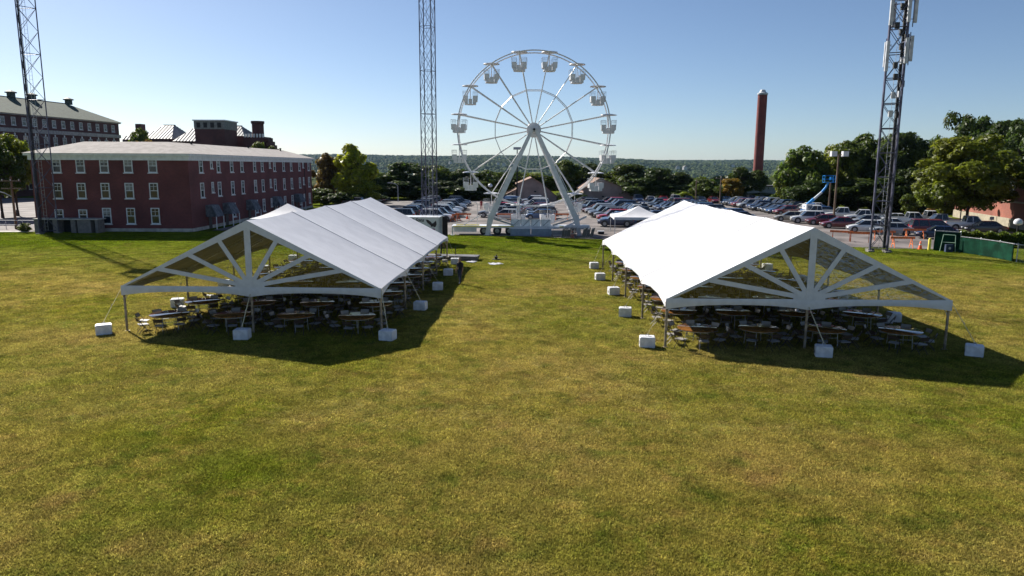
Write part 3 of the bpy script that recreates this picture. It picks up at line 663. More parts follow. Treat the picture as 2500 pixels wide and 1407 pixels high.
# ------------------------------------------------------------------ lattice masts
def mast(name, label, loc, Rr, angs, H, sect, nx, leg_r, ladder=True, mat=TOWER):
    T = thing(name, label, 'antenna mast', loc); n = len(angs)
    C = [(Rr*math.cos(math.radians(a)), Rr*math.sin(math.radians(a))) for a in angs]
    for x, y in C: MB().box((x, y, .05), (.6, .6, .16)).build('footing', M('stained_footing', (.2, .19, .17), .9), T)
    for x, y in C: MB().bar((x, y, .1), (x, y, H), leg_r, 8).build('leg', mat, T, smooth=50)
    z = .3; ring = 0; dz = sect/nx
    while z+sect <= H+.1:
        for i in range(n):
            a, b = C[i], C[(i+1) % n]
            MB().bar((*a, z), (*b, z), leg_r*.55, 5).build('horizontal_brace', mat, T)
            for q in range(nx):
                za, zb = z+q*dz, z+(q+1)*dz
                MB().bar((*a, za), (*b, zb), leg_r*.42, 4).bar((*b, za), (*a, zb), leg_r*.42, 4).build('cross_brace', mat, T)
        z += sect; ring += 1
    if ladder:
        l = MB(); cx, cy = .12, -.1; l.bar((cx-.17, cy, .3), (cx-.17, cy, H), .018, 4).bar((cx+.17, cy, .3), (cx+.17, cy, H), .018, 4)
        for i in range(int(H/.4)): l.bar((cx-.17, cy, .4+i*.4), (cx+.17, cy, .4+i*.4), .012, 4)
        l.build('ladder', STEEL, T)
    return T, C
tM = AT(1049, 490, 74.2)
mast('lattice_mast', 'tall slender grey lattice mast with inner ladder behind the white box trailer', (tM.x, 74.2, 0), .85, (31.7, 121.7, 211.7, 301.7), 46, 4.2, 2, .05)
tL = AT(113, 560, 80.8)
T, C = mast('lattice_mast', 'three-legged lattice mast with cable bundle beside the brick dormitory', (tL.x, 80.8, 0), 1.14, (30, 150, 268), 29.5, 4.8, 2, .06)
m_ = MB()
for i in range(4): m_.bar((-.06+.06*i, -.85+.04*(i % 2), .3), (-.06+.06*i, -.85+.04*(i % 2), 28), .03, 5)
m_.build('cable_bundle', DARK, T)
for i in range(7):
    a = i*.9; MB().bar((0, 0, 27.2+.25*i), (1.9*math.cos(a), 1.9*math.sin(a), 27.2+.25*i), .05, 5).box((1.9*math.cos(a), 1.9*math.sin(a), 27.3+.25*i), (.25, .25, 1.7)).build('antenna', ANTENNA, T)
MB().box((0, -.3, 27.), (2.6, 2.2, .12)).build('platform', TOWER, T)
tR = G(2144, 614)
T, C = mast('lattice_mast', 'sturdy four-legged lattice mast carrying pale panel antennas beside the green fence', (tR.x, tR.y, 0), 1.02, (20, 110, 200, 290), 26.5, 2.2, 1, .085)
for i, (ax, ay, z, h) in enumerate(((-1.0, -.5, 21.3, 2.1), (-1.05, -.5, 17.6, 2.6), (1.25, -.3, 21.6, 2.2), (1.15, -.3, 18.3, 2.2), (.2, -1.2, 21.5, 2.2), (.3, -1.15, 18, 2.2), (.2, 1.4, 21.5, 2.2), (-.3, 1.3, 18, 2.2))):
    a_ = MB().box((ax, ay, z), (.28, .16, h)).build('panel_antenna', ANTENNA, T)
    MB().bar((ax*.55, ay*.5, z-h*.35), (ax, ay, z-h*.35), .03, 5).bar((ax*.55, ay*.5, z+h*.35), (ax, ay, z+h*.35), .03, 5).bar((ax*.9, ay+.1, z-h*.65), (ax*.9, ay+.1, z+h*.65), .04, 6).build('mount', TOWER, a_)
for i, (ax, z) in enumerate(((-.35, 12.6), (.3, 12.5), (-.25, 14.2), (.35, 14.3), (-.2, 15.8), (.3, 17.2), (0, 19.6), (.4, 22.6), (-.4, 23.2), (.2, 20.8), (-.1, 21.8), (.5, 19.2), (-.45, 20.2), (.1, 18.4), (-.3, 16.8), (.45, 15.2))):
    MB().box((ax, -.62, z), (.36, .2, .55)).build('radio_unit', ANTENNA if i in (0, 2, 3, 5, 8) else TRIM, T)
m_ = MB()
for i in range(8): m_.bar((.55+.06*(i % 4), .2+.07*(i//4), .3), (.55+.06*(i % 4), .2+.07*(i//4), 23), .035, 5)
m_.build('cable_bundle', DARK, T)

# ------------------------------------------------------------------ white box trailer with lettering
tx = AT(1072, 540, 70.3).x
bx = thing('box_trailer', 'white box trailer lettered with Sons and a flying eagle behind the tent', 'trailer', (tx, 70.3, 0), math.radians(-1.5))
L_, Wd, zb, zt = 9.5, 2.5, .55, 2.72
BOXW = M('white_trailer_skin', (.70, .71, .70), .4, var=.05, scale=1)
body = MB(); body.box((-L_/2, .02, (zb+zt)/2), (L_, .04, zt-zb)); body.box((-L_/2, Wd-.02, (zb+zt)/2), (L_, .04, zt-zb)); body.box((-L_+.02, Wd/2, (zb+zt)/2), (.04, Wd-.1, zt-zb)); body.box((-L_/2, Wd/2, zb+.05), (L_, Wd-.1, .1)); body.build('body', BOXW, bx)
MB().box((-L_/2, Wd/2, zt+.03), (L_+.1, Wd+.1, .06)).build('roof', RIDE, bx)
q = MB(); q.box((-.06, -.01, (zb+zt)/2), (.14, .05, zt-zb)); q.box((-L_/2, -.01, zb+.06), (L_-.3, .05, .1)); q.build('corner_trim', RIDE, bx)
d_ = MB().box((.28, Wd-.03, (zb+zt)/2-.15), (.54, .05, zt-zb+.2)).build('rear_door', M('brown_door_inside', (.05, .035, .032), .7), bx)
MB().box((-1.6, Wd/2, 1.6), (.04, Wd-.3, 1.9)).build('interior_shade', DARK, bx)  # near-black sheet added inside to stand for the shade of the open interior
for x in (-5.6, -4.6): 
    for y in (.2, Wd-.2): w_ = MB().lathe([(.15, -.11), (.35, -.1), (.36, 0), (.35, .1), (.15, .11)], 16, (x, y, .36), axis='y').build('wheel', RUBBER, bx, smooth=40); MB().lathe([(.02, -.12), (.18, -.115), (.18, .115), (.02, .12)], 12, (x, y, .36), axis='y').build('rim', RIM, w_)
q = MB(); q.bar((-L_, Wd/2, .5), (-L_-1.4, Wd/2, .45), .06, 6); q.bar((-L_-1.2, Wd/2, .45), (-L_-1.2, Wd/2, 0), .04, 6); q.build('tow_bar', STEEL, bx)
cu = bpy.data.curves.new('lettering', 'FONT'); cu.body = '& Sons'; cu.size = .46; cu.shear = .3; cu.extrude = .004; cu.offset = .012
to = bpy.data.objects.new('lettering_curve', cu); COL.objects.link(to); bpy.context.view_layer.update()
dg = bpy.context.evaluated_depsgraph_get(); tme = bpy.data.meshes.new_from_object(to.evaluated_get(dg)); bpy.data.objects.remove(to)
tme.materials.clear(); tme.materials.append(TRIM); EM = .16
link('lettering', tme, bx, (-2.78, -.012, 2.34), (math.pi/2, 0, 0))
q = MB()      # eagle emblem: swept wing, body, tail and pale head
q.prism([(-1.5, 0, 2.54), (-1.25, 0, 2.52), (-.95, 0, 2.3), (-.8, 0, 2.05), (-.86, 0, 1.95), (-1.05, 0, 2.0), (-1.35, 0, 2.26)], (0, -.012, 0), (0, -.002, 0)); q.prism([(-1.0, 0, 2.12), (-.72, 0, 2.2), (-.46, 0, 2.46), (-.40, 0, 2.08), (-.5, 0, 1.84), (-.8, 0, 1.74), (-.98, 0, 1.88)], (0, -.016, 0), (0, -.002, 0)); q.build('eagle_emblem', M('emblem_brown', (.045, .032, .035), .6), bx, loc=(EM, 0, 0))
MB().prism([(-.86, 0, 1.86), (-.72, 0, 1.86), (-.66, 0, 1.76), (-.74, 0, 1.68), (-.86, 0, 1.74)], (0, -.02, 0), (0, -.002, 0)).build('eagle_head', RIDE, bx, loc=(EM, 0, 0))
MB().prism([(-1.15, 0, 1.62), (-.6, 0, 1.66), (-.55, 0, 1.42), (-.95, 0, 1.38)], (0, -.012, 0), (0, -.002, 0)).build('emblem_ribbon', M('magenta_print', (.28, .03, .2), .6), bx, loc=(EM, 0, 0))

# ------------------------------------------------------------------ small peaked canopies
def canopy(loc, rz, sz, eave, peak, label):
    T = thing('peaked_canopy', label, 'canopy tent', loc, rz); h = sz/2; A = [(-h, -h), (h, -h), (h, h), (-h, h)]
    for i in range(4):
        a, b = A[i], A[(i+1) % 4]
        def pt(u, v, dz=0.):
            e = Vector((a[0]+(b[0]-a[0])*u, a[1]+(b[1]-a[1])*u, eave)); p = e.lerp(Vector((0, 0, peak)), v); p.z -= .22*math.sin(math.pi*min(1, v))*(1-.3*v); p.z += dz; return p
        m_ = MB(); m_.grid(pt, 8, 8, 0); m_.grid(lambda u, v: pt(u, v, -.02), 8, 8, 1); p_ = m_.build('roof_panel', [VINYL, VINYL_SHADE], T, smooth=50)
        out = Vector((a[0]+b[0], a[1]+b[1], 0)).normalized()
        m_ = MB(); m_.grid(lambda u, v: Vector((a[0]+(b[0]-a[0])*u, a[1]+(b[1]-a[1])*u, eave-(.26+.05*abs(math.sin(u*math.pi*6)))*v))+out*(.02+.02*v), 36, 2); m_.build('valance', VINYL, p_)
        MB().bar((a[0]*.98, a[1]*.98, 0), (a[0]*.98, a[1]*.98, eave-.03), .04, 6).box((a[0]*.98, a[1]*.98, .02), (.2, .2, .03)).build('pole', RIDE, T)
        MB().bar((a[0]*.98, a[1]*.98, eave-.08), (b[0]*.98, b[1]*.98, eave-.08), .03, 5).build('eave_rail', RIDE, T)
    return T
canopy((14.9, 84.9, 0), math.radians(-3), 6.1, 2.05, 3.2, 'white peaked canopy on the asphalt in front of a dark blue SUV')
lc = AT(702, 497, 75.); canopy((lc.x, 75, 0), .05, 6.1, 2.42, lc.z, 'white peaked canopy on the grass behind the long tent, before the dormitory')

# ------------------------------------------------------------------ buildings
WIN = {}; BLIND = {}
def window_meshes(w_, h_, kind='sash'):
    key = (w_, h_, kind)
    if key in WIN: return WIN[key]
    f = MB(); b = .10
    for x in (-w_/2+b/2, w_/2-b/2): f.box((x, -.035, h_/2), (b, .08, h_))
    f.box((0, -.035, h_-b/2), (w_-2*b, .08, b)); f.box((0, -.035, b/2), (w_-2*b, .08, b)); f.box((0, -.03, h_*.5), (w_-2*b, .06, .07))
    f.box((0, -.028, h_*.75), (.03, .04, h_*.45)); f.box((0, -.028, h_*.77), (w_-2*b, .04, .03))
    p = MB().box((0, -.008, h_/2), (w_-b, .016, h_-b)); s = MB().box((0, -.07, -.05), (w_+.16, .2, .1))
    WIN[key] = (f.mesh('window', TRIMW), p.mesh('pane', GLASS), s.mesh('sill', TRIMW)); return WIN[key]
def add_window(parent, loc, rz, w_, h_):
    f, p, s = window_meshes(round(w_, 2), round(h_, 2)); o = link('window', f, parent, loc, (0, 0, rz)); link('pane', p, o); link('sill', s, o)
    if random.random() < .4:      # roller blinds, pulled to different heights
        k = random.choice((.25, .4, .5)); key = (round(w_, 2), round(h_, 2), k)
        if key not in BLIND: BLIND[key] = MB().box((0, -.02, h_*(1-k/2)-.08), (w_-.22, .006, h_*k-.1)).mesh('blind', M('window_blind', (.30, .29, .26), .8))
        link('blind', BLIND[key], o)
    return o
def hip_roof(x0, x1, y0, y1, z0, z1, inx, iny):
    """hip with a (possibly degenerate) flat top inset by inx / iny"""
    return [(x0, y0, z0), (x1, y0, z0), (x1, y1, z0), (x0, y1, z0), (x0+inx, y0+iny, z1), (x1-inx, y0+iny, z1), (x1-inx, y1-iny, z1), (x0+inx, y1-iny, z1)], [(0, 1, 5, 4), (1, 2, 6, 5), (2, 3, 7, 6), (3, 0, 4, 7), (4, 5, 6, 7), (3, 2, 1, 0)]

# --- brick dormitory
X1, Y0, Y1 = -37.2, 83.2, 134.; X0 = -55.3
LD = Vector(((X0+X1)/2, (Y0+Y1)/2, 0)); NL = -LD
dorm = thing('brick_dormitory', 'three-storey dark red brick dormitory with white cornice and pale hipped roof', 'building', LD)
MB().box(((X0+X1)/2, (Y0+Y1)/2, 4.2), (X1-X0, Y1-Y0, 8.4)).build('wall', BRICK, dorm, loc=NL)
MB().box(((X0+X1)/2, (Y0+Y1)/2, .2), (X1-X0+.1, Y1-Y0+.1, .4)).build('plinth', CONCRETE, dorm, loc=NL)
q = MB(); q.box(((X0+X1)/2, (Y0+Y1)/2, 8.45), (X1-X0+.3, Y1-Y0+.3, .5)); q.box(((X0+X1)/2, (Y0+Y1)/2, 8.83), (X1-X0+.9, Y1-Y0+.9, .26)); q.build('cornice', TRIMW, dorm, loc=NL)
q = MB(); q.add(*hip_roof(X0-.55, X1+.55, Y0-.55, Y1+.55, 8.97, 10.4, 4.6, 4.6)); rf = q.build('roof', SHINGLE, dorm, loc=NL)
for x, y in ((-41, 93), (-41, 113), (-40.5, 127)): MB().bar((x, y, 9.8), (x, y, 10.6), .13, 8).lathe([(.2, 10.55), (.2, 10.65)], 8, (x, y, 0)).build('roof_vent', DARK, rf)
rows = ((391, 424), (449, 487), (508, 549))
for ri, (ya, yb) in enumerate(rows):
    for ci, cx in enumerate((140, 198, 256, 314.5, 374)):
        shift = (0, 3.5, 7.5)[ri]; a = AT(cx+shift, yb-2, Y0)
        h_ = (AT(cx, ya, Y0)-AT(cx, yb, Y0)).z
        if ri == 2 and ci < 2: a.z = 1.35; h_ = 1.2
        add_window(dorm, Vector((a.x, Y0, a.z))-LD, 0, 1.0, min(h_, 1.85))
side = [(420, 1), (518, 0), (582, 1), (705, 1), (800, 1), (918, 1), (988, 1), (1060, 0), (1102, 1), (1187, 1), (1257, 1), (1333, 1), (1368, 0), (1418, 1)]
zrow = []
for ri, (ya, yb) in enumerate(rows): zrow.append((AT(256, yb-2, Y0).z, (AT(256, ya, Y0)-AT(256, yb, Y0)).z))
for cx, big in side:
    a = ATX(cx/3.8+380, 420, X1)
    if a.y > Y1-1: continue
    for ri in range(3):
        if ri == 2 and cx in (420, 518, 582, 800): continue
        z, h_ = zrow[ri]; h_ = min(h_, 1.85)
        add_window(dorm, Vector((X1, a.y, z if big else z+.5))-LD, math.pi/2, 1.0 if big else .62, h_ if big else 1.3)
for y in (88.2, 93.4, 101.6, 112.5, 124):    # grey draped porch covers along the long side
    pc = MB(); pc.prism([(X1, y-1.1, 2.9), (X1+.7, y-1.1, 2.85), (X1+1.35, y-1.15, 1.5), (X1, y-1.15, 1.5)], (0, 0, 0), (0, 2.3, 0)); p_ = pc.build('porch_cover', M('grey_tarp', (.12, .13, .15), .8, var=.25, scale=2, bump=.4, bscale=5), dorm, loc=NL)
    for dy in (-1.1, 1.1): MB().bar((X1+1.25, y+dy, 0), (X1+1.25, y+dy, 1.6), .06, 6).build('porch_post', TRIMW, p_)
    MB().box((X1+.02, y, 1.05), (.08, .95, 2.1)).build('door', M('dark_door', (.05, .04, .04), .5), dorm, loc=NL)
MB().bar((X1+.06, 129.3, .2), (X1+.06, 129.3, 8.2), .07, 6).build('downpipe', DARK, dorm, loc=NL)
# bin shelter against the short side
sh = thing('bin_shelter', 'low concrete bin shelter with three dark openings against the brick dormitory', 'shelter', (-50.6, 81.9, 0))
for x in (-3.4, -1.3, .75, 2.0, 3.4): MB().box((x, 0, .75), (.5 if x < 1 else 1.5 if x < 3 else .3, 1.4, 1.5)).build('pier', M('grey_block', (.20, .18, .17), .9), sh)
MB().box((0, 0, 1.56), (7.4, 1.7, .12)).build('roof_slab', CONCRETE, sh); MB().box((0, .6, .75), (6.8, .1, 1.45)).build('back_wall', DARK, sh)

# --- long old hall with green slate roof
d = Vector((.39, 3.17, 0)).normalized(); P0 = Vector((-118.5, 169, 0))-d*3.2*4.5
hall = thing('old_brick_hall', 'long old brick hall with green slate hipped roof and rooftop ventilators', 'building', P0, math.atan2(d.y, d.x)); HL = 3.2*17.6
MB().box((HL/2, 9, 9.6), (HL, 18, 19.2)).build('wall', BRICK2, hall)
q = MB(); q.box((HL/2, 9, 15.6), (HL+.6, 18.6, .9)); q.box((HL/2, 9, 19.3), (HL+.9, 18.9, .3)); q.build('cornice', M('grey_stone_cornice', (.36, .34, .33), .8), hall)
q = MB(); q.add(*hip_roof(-.8, HL+.8, -.8, 18.8, 19.45, 24., 9.5, 9.2)); rf = q.build('roof', GREENROOF, hall)
MB().box((HL/2, 9, 24.05), (HL-18, .8, .35)).build('ridge_cap', DARK, rf)
def hall_px(x):
    p = P0+d*x+Vector((-d.y, d.x, 0))*9; v = np.array([p.x, p.y, 24.5-CAM_H]); return 1250+FPX*(v @ _r)/(v @ _f)
for tgt in (27, 79, 168):
    t = min((abs(hall_px(i*.25)-tgt), i*.25/3.2) for i in range(240))[1]
    MB().box((t*3.2, 9, 24.6), (1.3, 1.3, 1.3)).lathe([(1.35, 25.2), (1.3, 25.45), (.2, 25.9)], 8, (t*3.2, 9, 0)).build('ventilator', M('copper_dark', (.05, .065, .06), .7), rf)
for i in range(17):
    x = 1.6+3.2*(i+.3)
    add_window(hall, (x, 0, 16.75), 0, 1.25, 1.9); add_window(hall, (x, 0, 11.3), 0, 1.3, 3.1); add_window(hall, (x, 0, 6.4), 0, 1.3, 2.6); add_window(hall, (x, 0, 1.6), 0, 1.3, 2.6)
    MB().box((x, -.06, 14.75), (.3, .12, .5)).build('keystone', TRIMW, hall)
MB().box((HL*.35, -1.6, .9), (HL*.7, 3.1, .25)).build('porch_roof', CONCRETE, hall, loc=(0, 0, 3.2))

# --- stone-trimmed hall with grey metal roofs
YB = 186.
LA = AT(480, 400, YB); LA.z = 0; NLA = -LA
adm = thing('metal_roofed_hall', 'brick hall with several grey standing-seam hip roofs, square tower and turret', 'building', LA)
def xp(p, Y=YB): return AT(p, 400, Y).x
def zp(p, y, Y=YB): return AT(p, y, Y).z
ze = zp(450, 343); zr = zp(450, 306)
ribs = MB(); roofm = MB()
def hipvol(pa, pb, yf, zr_, ze_, depth, inl=0.):
    xa, xb = xp(pa, yf), xp(pb, yf); iny = depth*.46
    v, f = hip_roof(xa, xb, yf, yf+depth, ze_, zr_, 2.7, iny); q = MB(); q.add(v, f); r_ = q.build('roof', METALROOF, adm, loc=NLA)
    rb = MB(); n = int((xb-xa)/.75)
    for i in range(1, n):
        x = xa+(xb-xa)*i/n; k = min(1., (x-xa)/2.7, (xb-x)/2.7); rb.beam((x, yf, ze_+.05), (x, yf+iny*k, ze_+(zr_-ze_)*k+.05), .11, .1)
    n = int(depth/.75)
    for i in range(1, n):
        y = yf+depth*i/n; k = min(1., (y-yf)/iny, (yf+depth-y)/iny); rb.beam((xb, y, ze_+.05), (xb-2.7*k, y, ze_+(zr_-ze_)*k+.05), .11, .1)
    tag(rb.build('standing_seams', M('seam_shadow', (.20, .21, .22), .6, .3), r_), kind='stuff')
    MB().box(((xa+xb)/2, yf+depth/2, ze_/2), (xb-xa-.8, depth-.8, ze_)).build('wall', BRICK2, adm, loc=NLA)
    MB().box(((xa+xb)/2, yf+depth/2, zr_+.1), (xb-xa-5.2, .5, .3)).build('ridge_cap', DARK, adm, loc=NLA)
hipvol(298, 345, YB+2, zp(320, 308, YB+2), zp(320, 341, YB+2), 12)
hipvol(346, 424, YB, zp(390, 303), zp(390, 339), 16)
hipvol(425, 511, YB-1, zp(460, 307, YB-1), zp(460, 345, YB-1), 16)
hipvol(535, 600, YB+1, zp(560, 306, YB+1), zp(560, 332, YB+1), 12)
for pa, pb, yt in ((338, 352, 303),): xa, xb = xp(pa, YB-.5), xp(pb, YB-.5); MB().box(((xa+xb)/2, YB+.6, 9), (xb-xa, 2, 0.01)).box(((xa+xb)/2, YB+.5, (zp(345, yt)+8)/2), (xb-xa, 2.2, zp(345, yt)-8)).build('chimney_stack', BRICK2, adm, loc=NLA)
YT = 178.; xa, xb = xp(481, YT), xp(553, YT); zt_ = zp(515, 295, YT)
MB().box(((xa+xb)/2, YT+4, (zt_-2.)/2), (xb-xa, 8, zt_-2.)).build('tower', BRICK2, adm, loc=NLA)
q = MB().box(((xa+xb)/2, YT+4, zt_-1.), (xb-xa+.2, 8.2, 2.)).build('tower_belvedere', M('weathered_stone', (.22, .23, .22), .85), adm, loc=NLA)
MB().box(((xa+xb)/2, YT+4, zt_+.1), (xb-xa+.7, 8.7, .25)).build('tower_cap', TRIMW, adm, loc=NLA)
for i in range(4): x = xa+(xb-xa)*(i+.6)/4.3; MB().box((x, YT-.12, zt_-1.05), (.9, .08, 1.2)).build('louvre', DARK, q)
xa, xb = xp(614, 184), xp(641, 184); zt_ = zp(627, 295, 184)
MB().lathe([(1.45, 6), (1.45, zt_-.7), (1.65, zt_-.6), (1.65, zt_)], 16, ((xa+xb)/2, 186, 0)).build('turret', BRICK2, adm, loc=NLA, smooth=40)
x0_, x1_ = xp(597, 184), xp(648, 184); zc = zp(620, 334, 184)
pw = MB().box(((x0_+x1_)/2, 187, zc/2), (x1_-x0_, 5, zc)).build('parapet_wing', BRICK2, adm, loc=NLA)
for i in range(7): MB().box((x0_+(x1_-x0_)*(i+.5)/7, 184.6, zc+.28), ((x1_-x0_)/13, .5, .9)).build('merlon', TRIMW, pw)
for i in range(4): MB().box((x1_+.3+i*.5, 186.5, zc-.9*i-.8), (.9, 4, 1.2)).build('stepped_gable', BRICK2, adm, loc=NLA)

# --- two tan gabled sheds across the lot
def shed(name, label, pl, pe1, pk, pe2, pr, Y, ypk, ye1, yl, ye2, yr, depth):
    xs = [AT(p, y, Y) for p, y in ((pl, yl), (pe1, ye1), (pk, ypk), (pe2, ye2), (pr, yr))]
    L0 = Vector((xs[2].x, Y, 0)); T = thing(name, label, 'shed', L0)
    low_l = AT(pe1, ye1+13, Y)
    poly = [(xs[0].x, 0, -.2), (xs[4].x, 0, -.2), (xs[4].x, 0, xs[4].z), (xs[3].x, 0, xs[3].z), (xs[2].x, 0, xs[2].z), (xs[1].x, 0, xs[1].z), (xs[1].x, 0, low_l.z), (xs[0].x, 0, xs[0].z)]
    MB().prism(poly, (0, Y, 0), (0, Y+depth, 0)).build('wall', STUCCO, T, loc=-L0)
    for a, b in (((xs[2].x, xs[2].z), (xs[1].x, xs[1].z)), ((xs[2].x, xs[2].z), (xs[3].x, xs[3].z)), ((xs[1].x, low_l.z), (xs[0].x, xs[0].z)), ((xs[3].x, xs[3].z), (xs[4].x, xs[4].z))):
        dx, dz = b[0]-a[0], b[1]-a[1]; k = .35/math.hypot(dx, dz); e = (b[0]+dx*k, b[1]+dz*k)
        MB().prism([(a[0], 0, a[1]+.01), (e[0], 0, e[1]+.01), (e[0], 0, e[1]+.2), (a[0], 0, a[1]+.2)], (0, Y-.4, 0), (0, Y+depth+.3, 0)).build('roof_slope', TANROOF, T, loc=-L0)
    v = AT((pl+pe1)/2+60, ye1+18, Y); MB().box((v.x, Y-.03, v.z), (.5, .06, .3)).build('vent', DARK, T, loc=-L0)
    for i in range(2): v = AT(pl+10+i*10, yl+10, Y); MB().box((v.x, Y-.03, max(1.2, v.z)), (.5, .06, .9)).build('window', GLASS, T, loc=-L0)
    return T
shed('gabled_shed', 'tan gabled shed with low side wing seen through the ferris wheel legs', 1231, 1262, 1298, 1323, 1359, 164., 436, 450, 478, 450, 481, 18)
shed('gabled_shed', 'tan gabled shed beyond the parked cars, partly behind a wheel gondola', 1400, 1424, 1464, 1512, 1546, 169., 437, 462, 480, 456, 481, 18)

# --- brick chimney
cb = AT(1851, 409, 300); ct = AT(1863, 232, 300); ch = thing('brick_chimney', 'tall round red brick chimney with white metal cap above the trees', 'chimney', (cb.x, 300, 0))
MB().lathe([(2.15, -9), (1.95, 10), (1.88, ct.z)], 28).build('shaft', make_brick('chimney_brick', (.20, .035, .032), (.16, .03, .03), (.18, .07, .06)), ch, smooth=50)
MB().lathe([(2.05, ct.z), (2.1, ct.z+.15), (2.0, ct.z+.7), (1.35, ct.z+1.0), (1.05, ct.z+1.7), (.9, ct.z+1.95), (.6, ct.z+2.05)], 24).build('cap', ANTENNA, ch, smooth=40)
# --- low flat warehouse beyond the trees
wh = AT(1905, 462, 196); w_ = thing('flat_warehouse', 'low grey flat-roofed warehouse with a small cone vent between trees', 'building', (wh.x, 200, 0))
zt_ = AT(1905, 456, 196).z; MB().box((0, 0, zt_/2-1), (22, 8, zt_+2)).build('wall', M('grey_cladding', (.17, .19, .22), .7), w_); MB().box((0, 0, zt_+.1), (22.6, 8.6, .25)).build('roof_edge', DARK, w_); MB().lathe([(.6, 0), (.5, .4), (.15, .9), (.1, 1.3)], 12, (1.5, -1, zt_+.2)).build('cone_vent', RIDE, w_)

# --- orange brick block at the edge of the lot, behind the big maple
bb = thing('orange_brick_block', 'orange brick building with concrete base behind the broad maple', 'building', (66.5, 96, 0), math.radians(-14))
MB().box((4, 0, 3.5), (8, 42, 7)).build('wall', BRICK3, bb)
q = MB(); q.box((3.95, 0, .6), (8.2, 42.2, 1.2)); q.box((3.96, 0, 3.4), (8.16, 42.16, .22)); q.build('concrete_base', M('tan_concrete', (.30, .265, .2), .9, var=.1), bb)
MB().box((4, 0, 7.1), (8.6, 42.6, .3)).build('coping', CONCRETE, bb)
for i in range(5): add_window(bb, (0, -16+8*i, 4.2), -math.pi/2, 1.6, 1.8)
wg = thing('brick_gatehouse', 'shaded dark brick wing with pale flat roof at the field corner', 'building', (70.5, 84, 0), math.radians(-8))
MB().box((6, 4, 2.7), (17, 9, 5.4)).build('wall', BRICK3, wg); MB().box((6, 4, 5.5), (18, 10, .4)).build('roof', M('tan_fascia', (.42, .38, .27), .8), wg)
for x in (-.5, 2.2, 4.9): add_window(wg, (x, -.5, 1.4), 0, 1.4, 2.2)

# --- a few pale houses on the far hillside
hp = [(1655, 411, 2600), (1672, 412, 2650), (1100, 399, 3000), (1216, 401, 3000), (1230, 403, 2600), (1250, 402, 2650), (1745, 402, 3500), (1790, 406, 3000)]
for i, (px_, py_, Y) in enumerate(hp):
    p = AT(px_, py_, Y); s_ = random.uniform(.8, 1.3)*(1.6 if px_ in (1655, 1672) else 1.)
    T = thing('hillside_house', ['large white house high on the wooded far hillside beside the brick chimney', 'small pale house among the trees of the far hillside'][0 if px_ in (1655, 1672) else 1], 'house', (p.x, Y, p.z), random.uniform(-.5, .5), 'pale houses on the far hillside')
    MB().box((0, 0, 1), (10*s_, 7*s_, 7*s_)).build('wall', M('weathered_siding', (.42, .42, .42), .7), T)
    MB().prism([(-5.4*s_, 0, 3.5*s_+1), (5.4*s_, 0, 3.5*s_+1), (0, 0, 6.2*s_+1)], (0, -3.9*s_, 0), (0, 3.9*s_, 0)).build('roof', M('grey_house_roof', (.2, .19, .19), .8), T)

# ------------------------------------------------------------------ trees
def crown_mesh(seed, n, leaf, kind='round'):
    r = np.random.default_rng(seed); C = []; RR = []
    nl = {'round': 40, 'broad': 60, 'tall': 30, 'feather': 40}[kind]
    for i in range(nl):
        for _ in range(50):
            p = r.uniform(-1, 1, 3)
            if np.linalg.norm(p) < 1: break
        p = p/np.linalg.norm(p)*(np.linalg.norm(p)**.45)
        if kind == 'tall': p[:2] *= .9*(1-.55*max(0, p[2])); lr = r.uniform(.16, .30)
        elif kind == 'feather': p[:2] *= 1.0; lr = r.uniform(.16, .28)
        else:
            lr = r.uniform(.13, .33) if kind == 'round' else r.uniform(.10, .26); p[:2] *= (1-.25*max(0, p[2])**2)
        p = p*.84; C.append(p); RR.append(lr)
    C.append(np.array([0, 0, -.1])); RR.append(.55)
    C, RR = np.array(C), np.array(RR); w_ = RR**1.7; w_ /= w_.sum(); k = r.choice(len(C), n, p=w_)
    dirs = r.normal(size=(n, 3)); dirs /= np.linalg.norm(dirs, axis=1)[:, None]; dirs[:, 2] += .25; dirs /= np.linalg.norm(dirs, axis=1)[:, None]
    rad = RR[k]*(r.random(n)**.3)*r.choice([1, 1.18], n, p=[.9, .1]); pos = C[k]+dirs*rad[:, None]*np.array([1, 1, .8])
    nrm = dirs+r.normal(size=(n, 3))*.55+np.array([0, 0, .35]); nrm /= np.linalg.norm(nrm, axis=1)[:, None]
    t1 = np.cross(nrm, r.normal(size=(n, 3))); t1 /= np.linalg.norm(t1, axis=1)[:, None]; t2 = np.cross(nrm, t1)
    s = leaf*r.uniform(.55, 1.45, n)[:, None]; V = np.stack([pos-t1*s, pos-t2*s*.55, pos+t1*s, pos+t2*s*.55], 1)
    V[:, 1] += nrm*s*.25; V[:, 3] += nrm*s*.25
    V = V.reshape(-1, 3); V[:, 2] += 1.0
    return np_mesh('crown', V, np.arange(n*4).reshape(-1, 4), LEAF)
def trunk_mesh(seed):
    r = random.Random(seed); q = MB(); pts = [Vector((0, 0, -.04)), Vector((.0, .0, .1)), Vector((r.uniform(-.1, .1), r.uniform(-.1, .1), .45)), Vector((r.uniform(-.2, .2), r.uniform(-.2, .2), .75)), Vector((r.uniform(-.3, .3), r.uniform(-.3, .3), 1.))]
    rad = [1.25, .9, .6, .32, .08]
    for i in range(4): q.bar(pts[i], pts[i+1], rad[i], 9, rad[i+1], caps=False)
    for i in range(9):
        t = r.uniform(.38, .8); a = r.uniform(0, 6.28); p = pts[1].lerp(pts[4], t); q.bar(p, p+Vector((math.cos(a)*r.uniform(4, 9), math.sin(a)*r.uniform(4, 9), r.uniform(.08, .2))), .22, 6, .05, caps=False)
    return q.mesh('trunk', BARK, smooth=60)
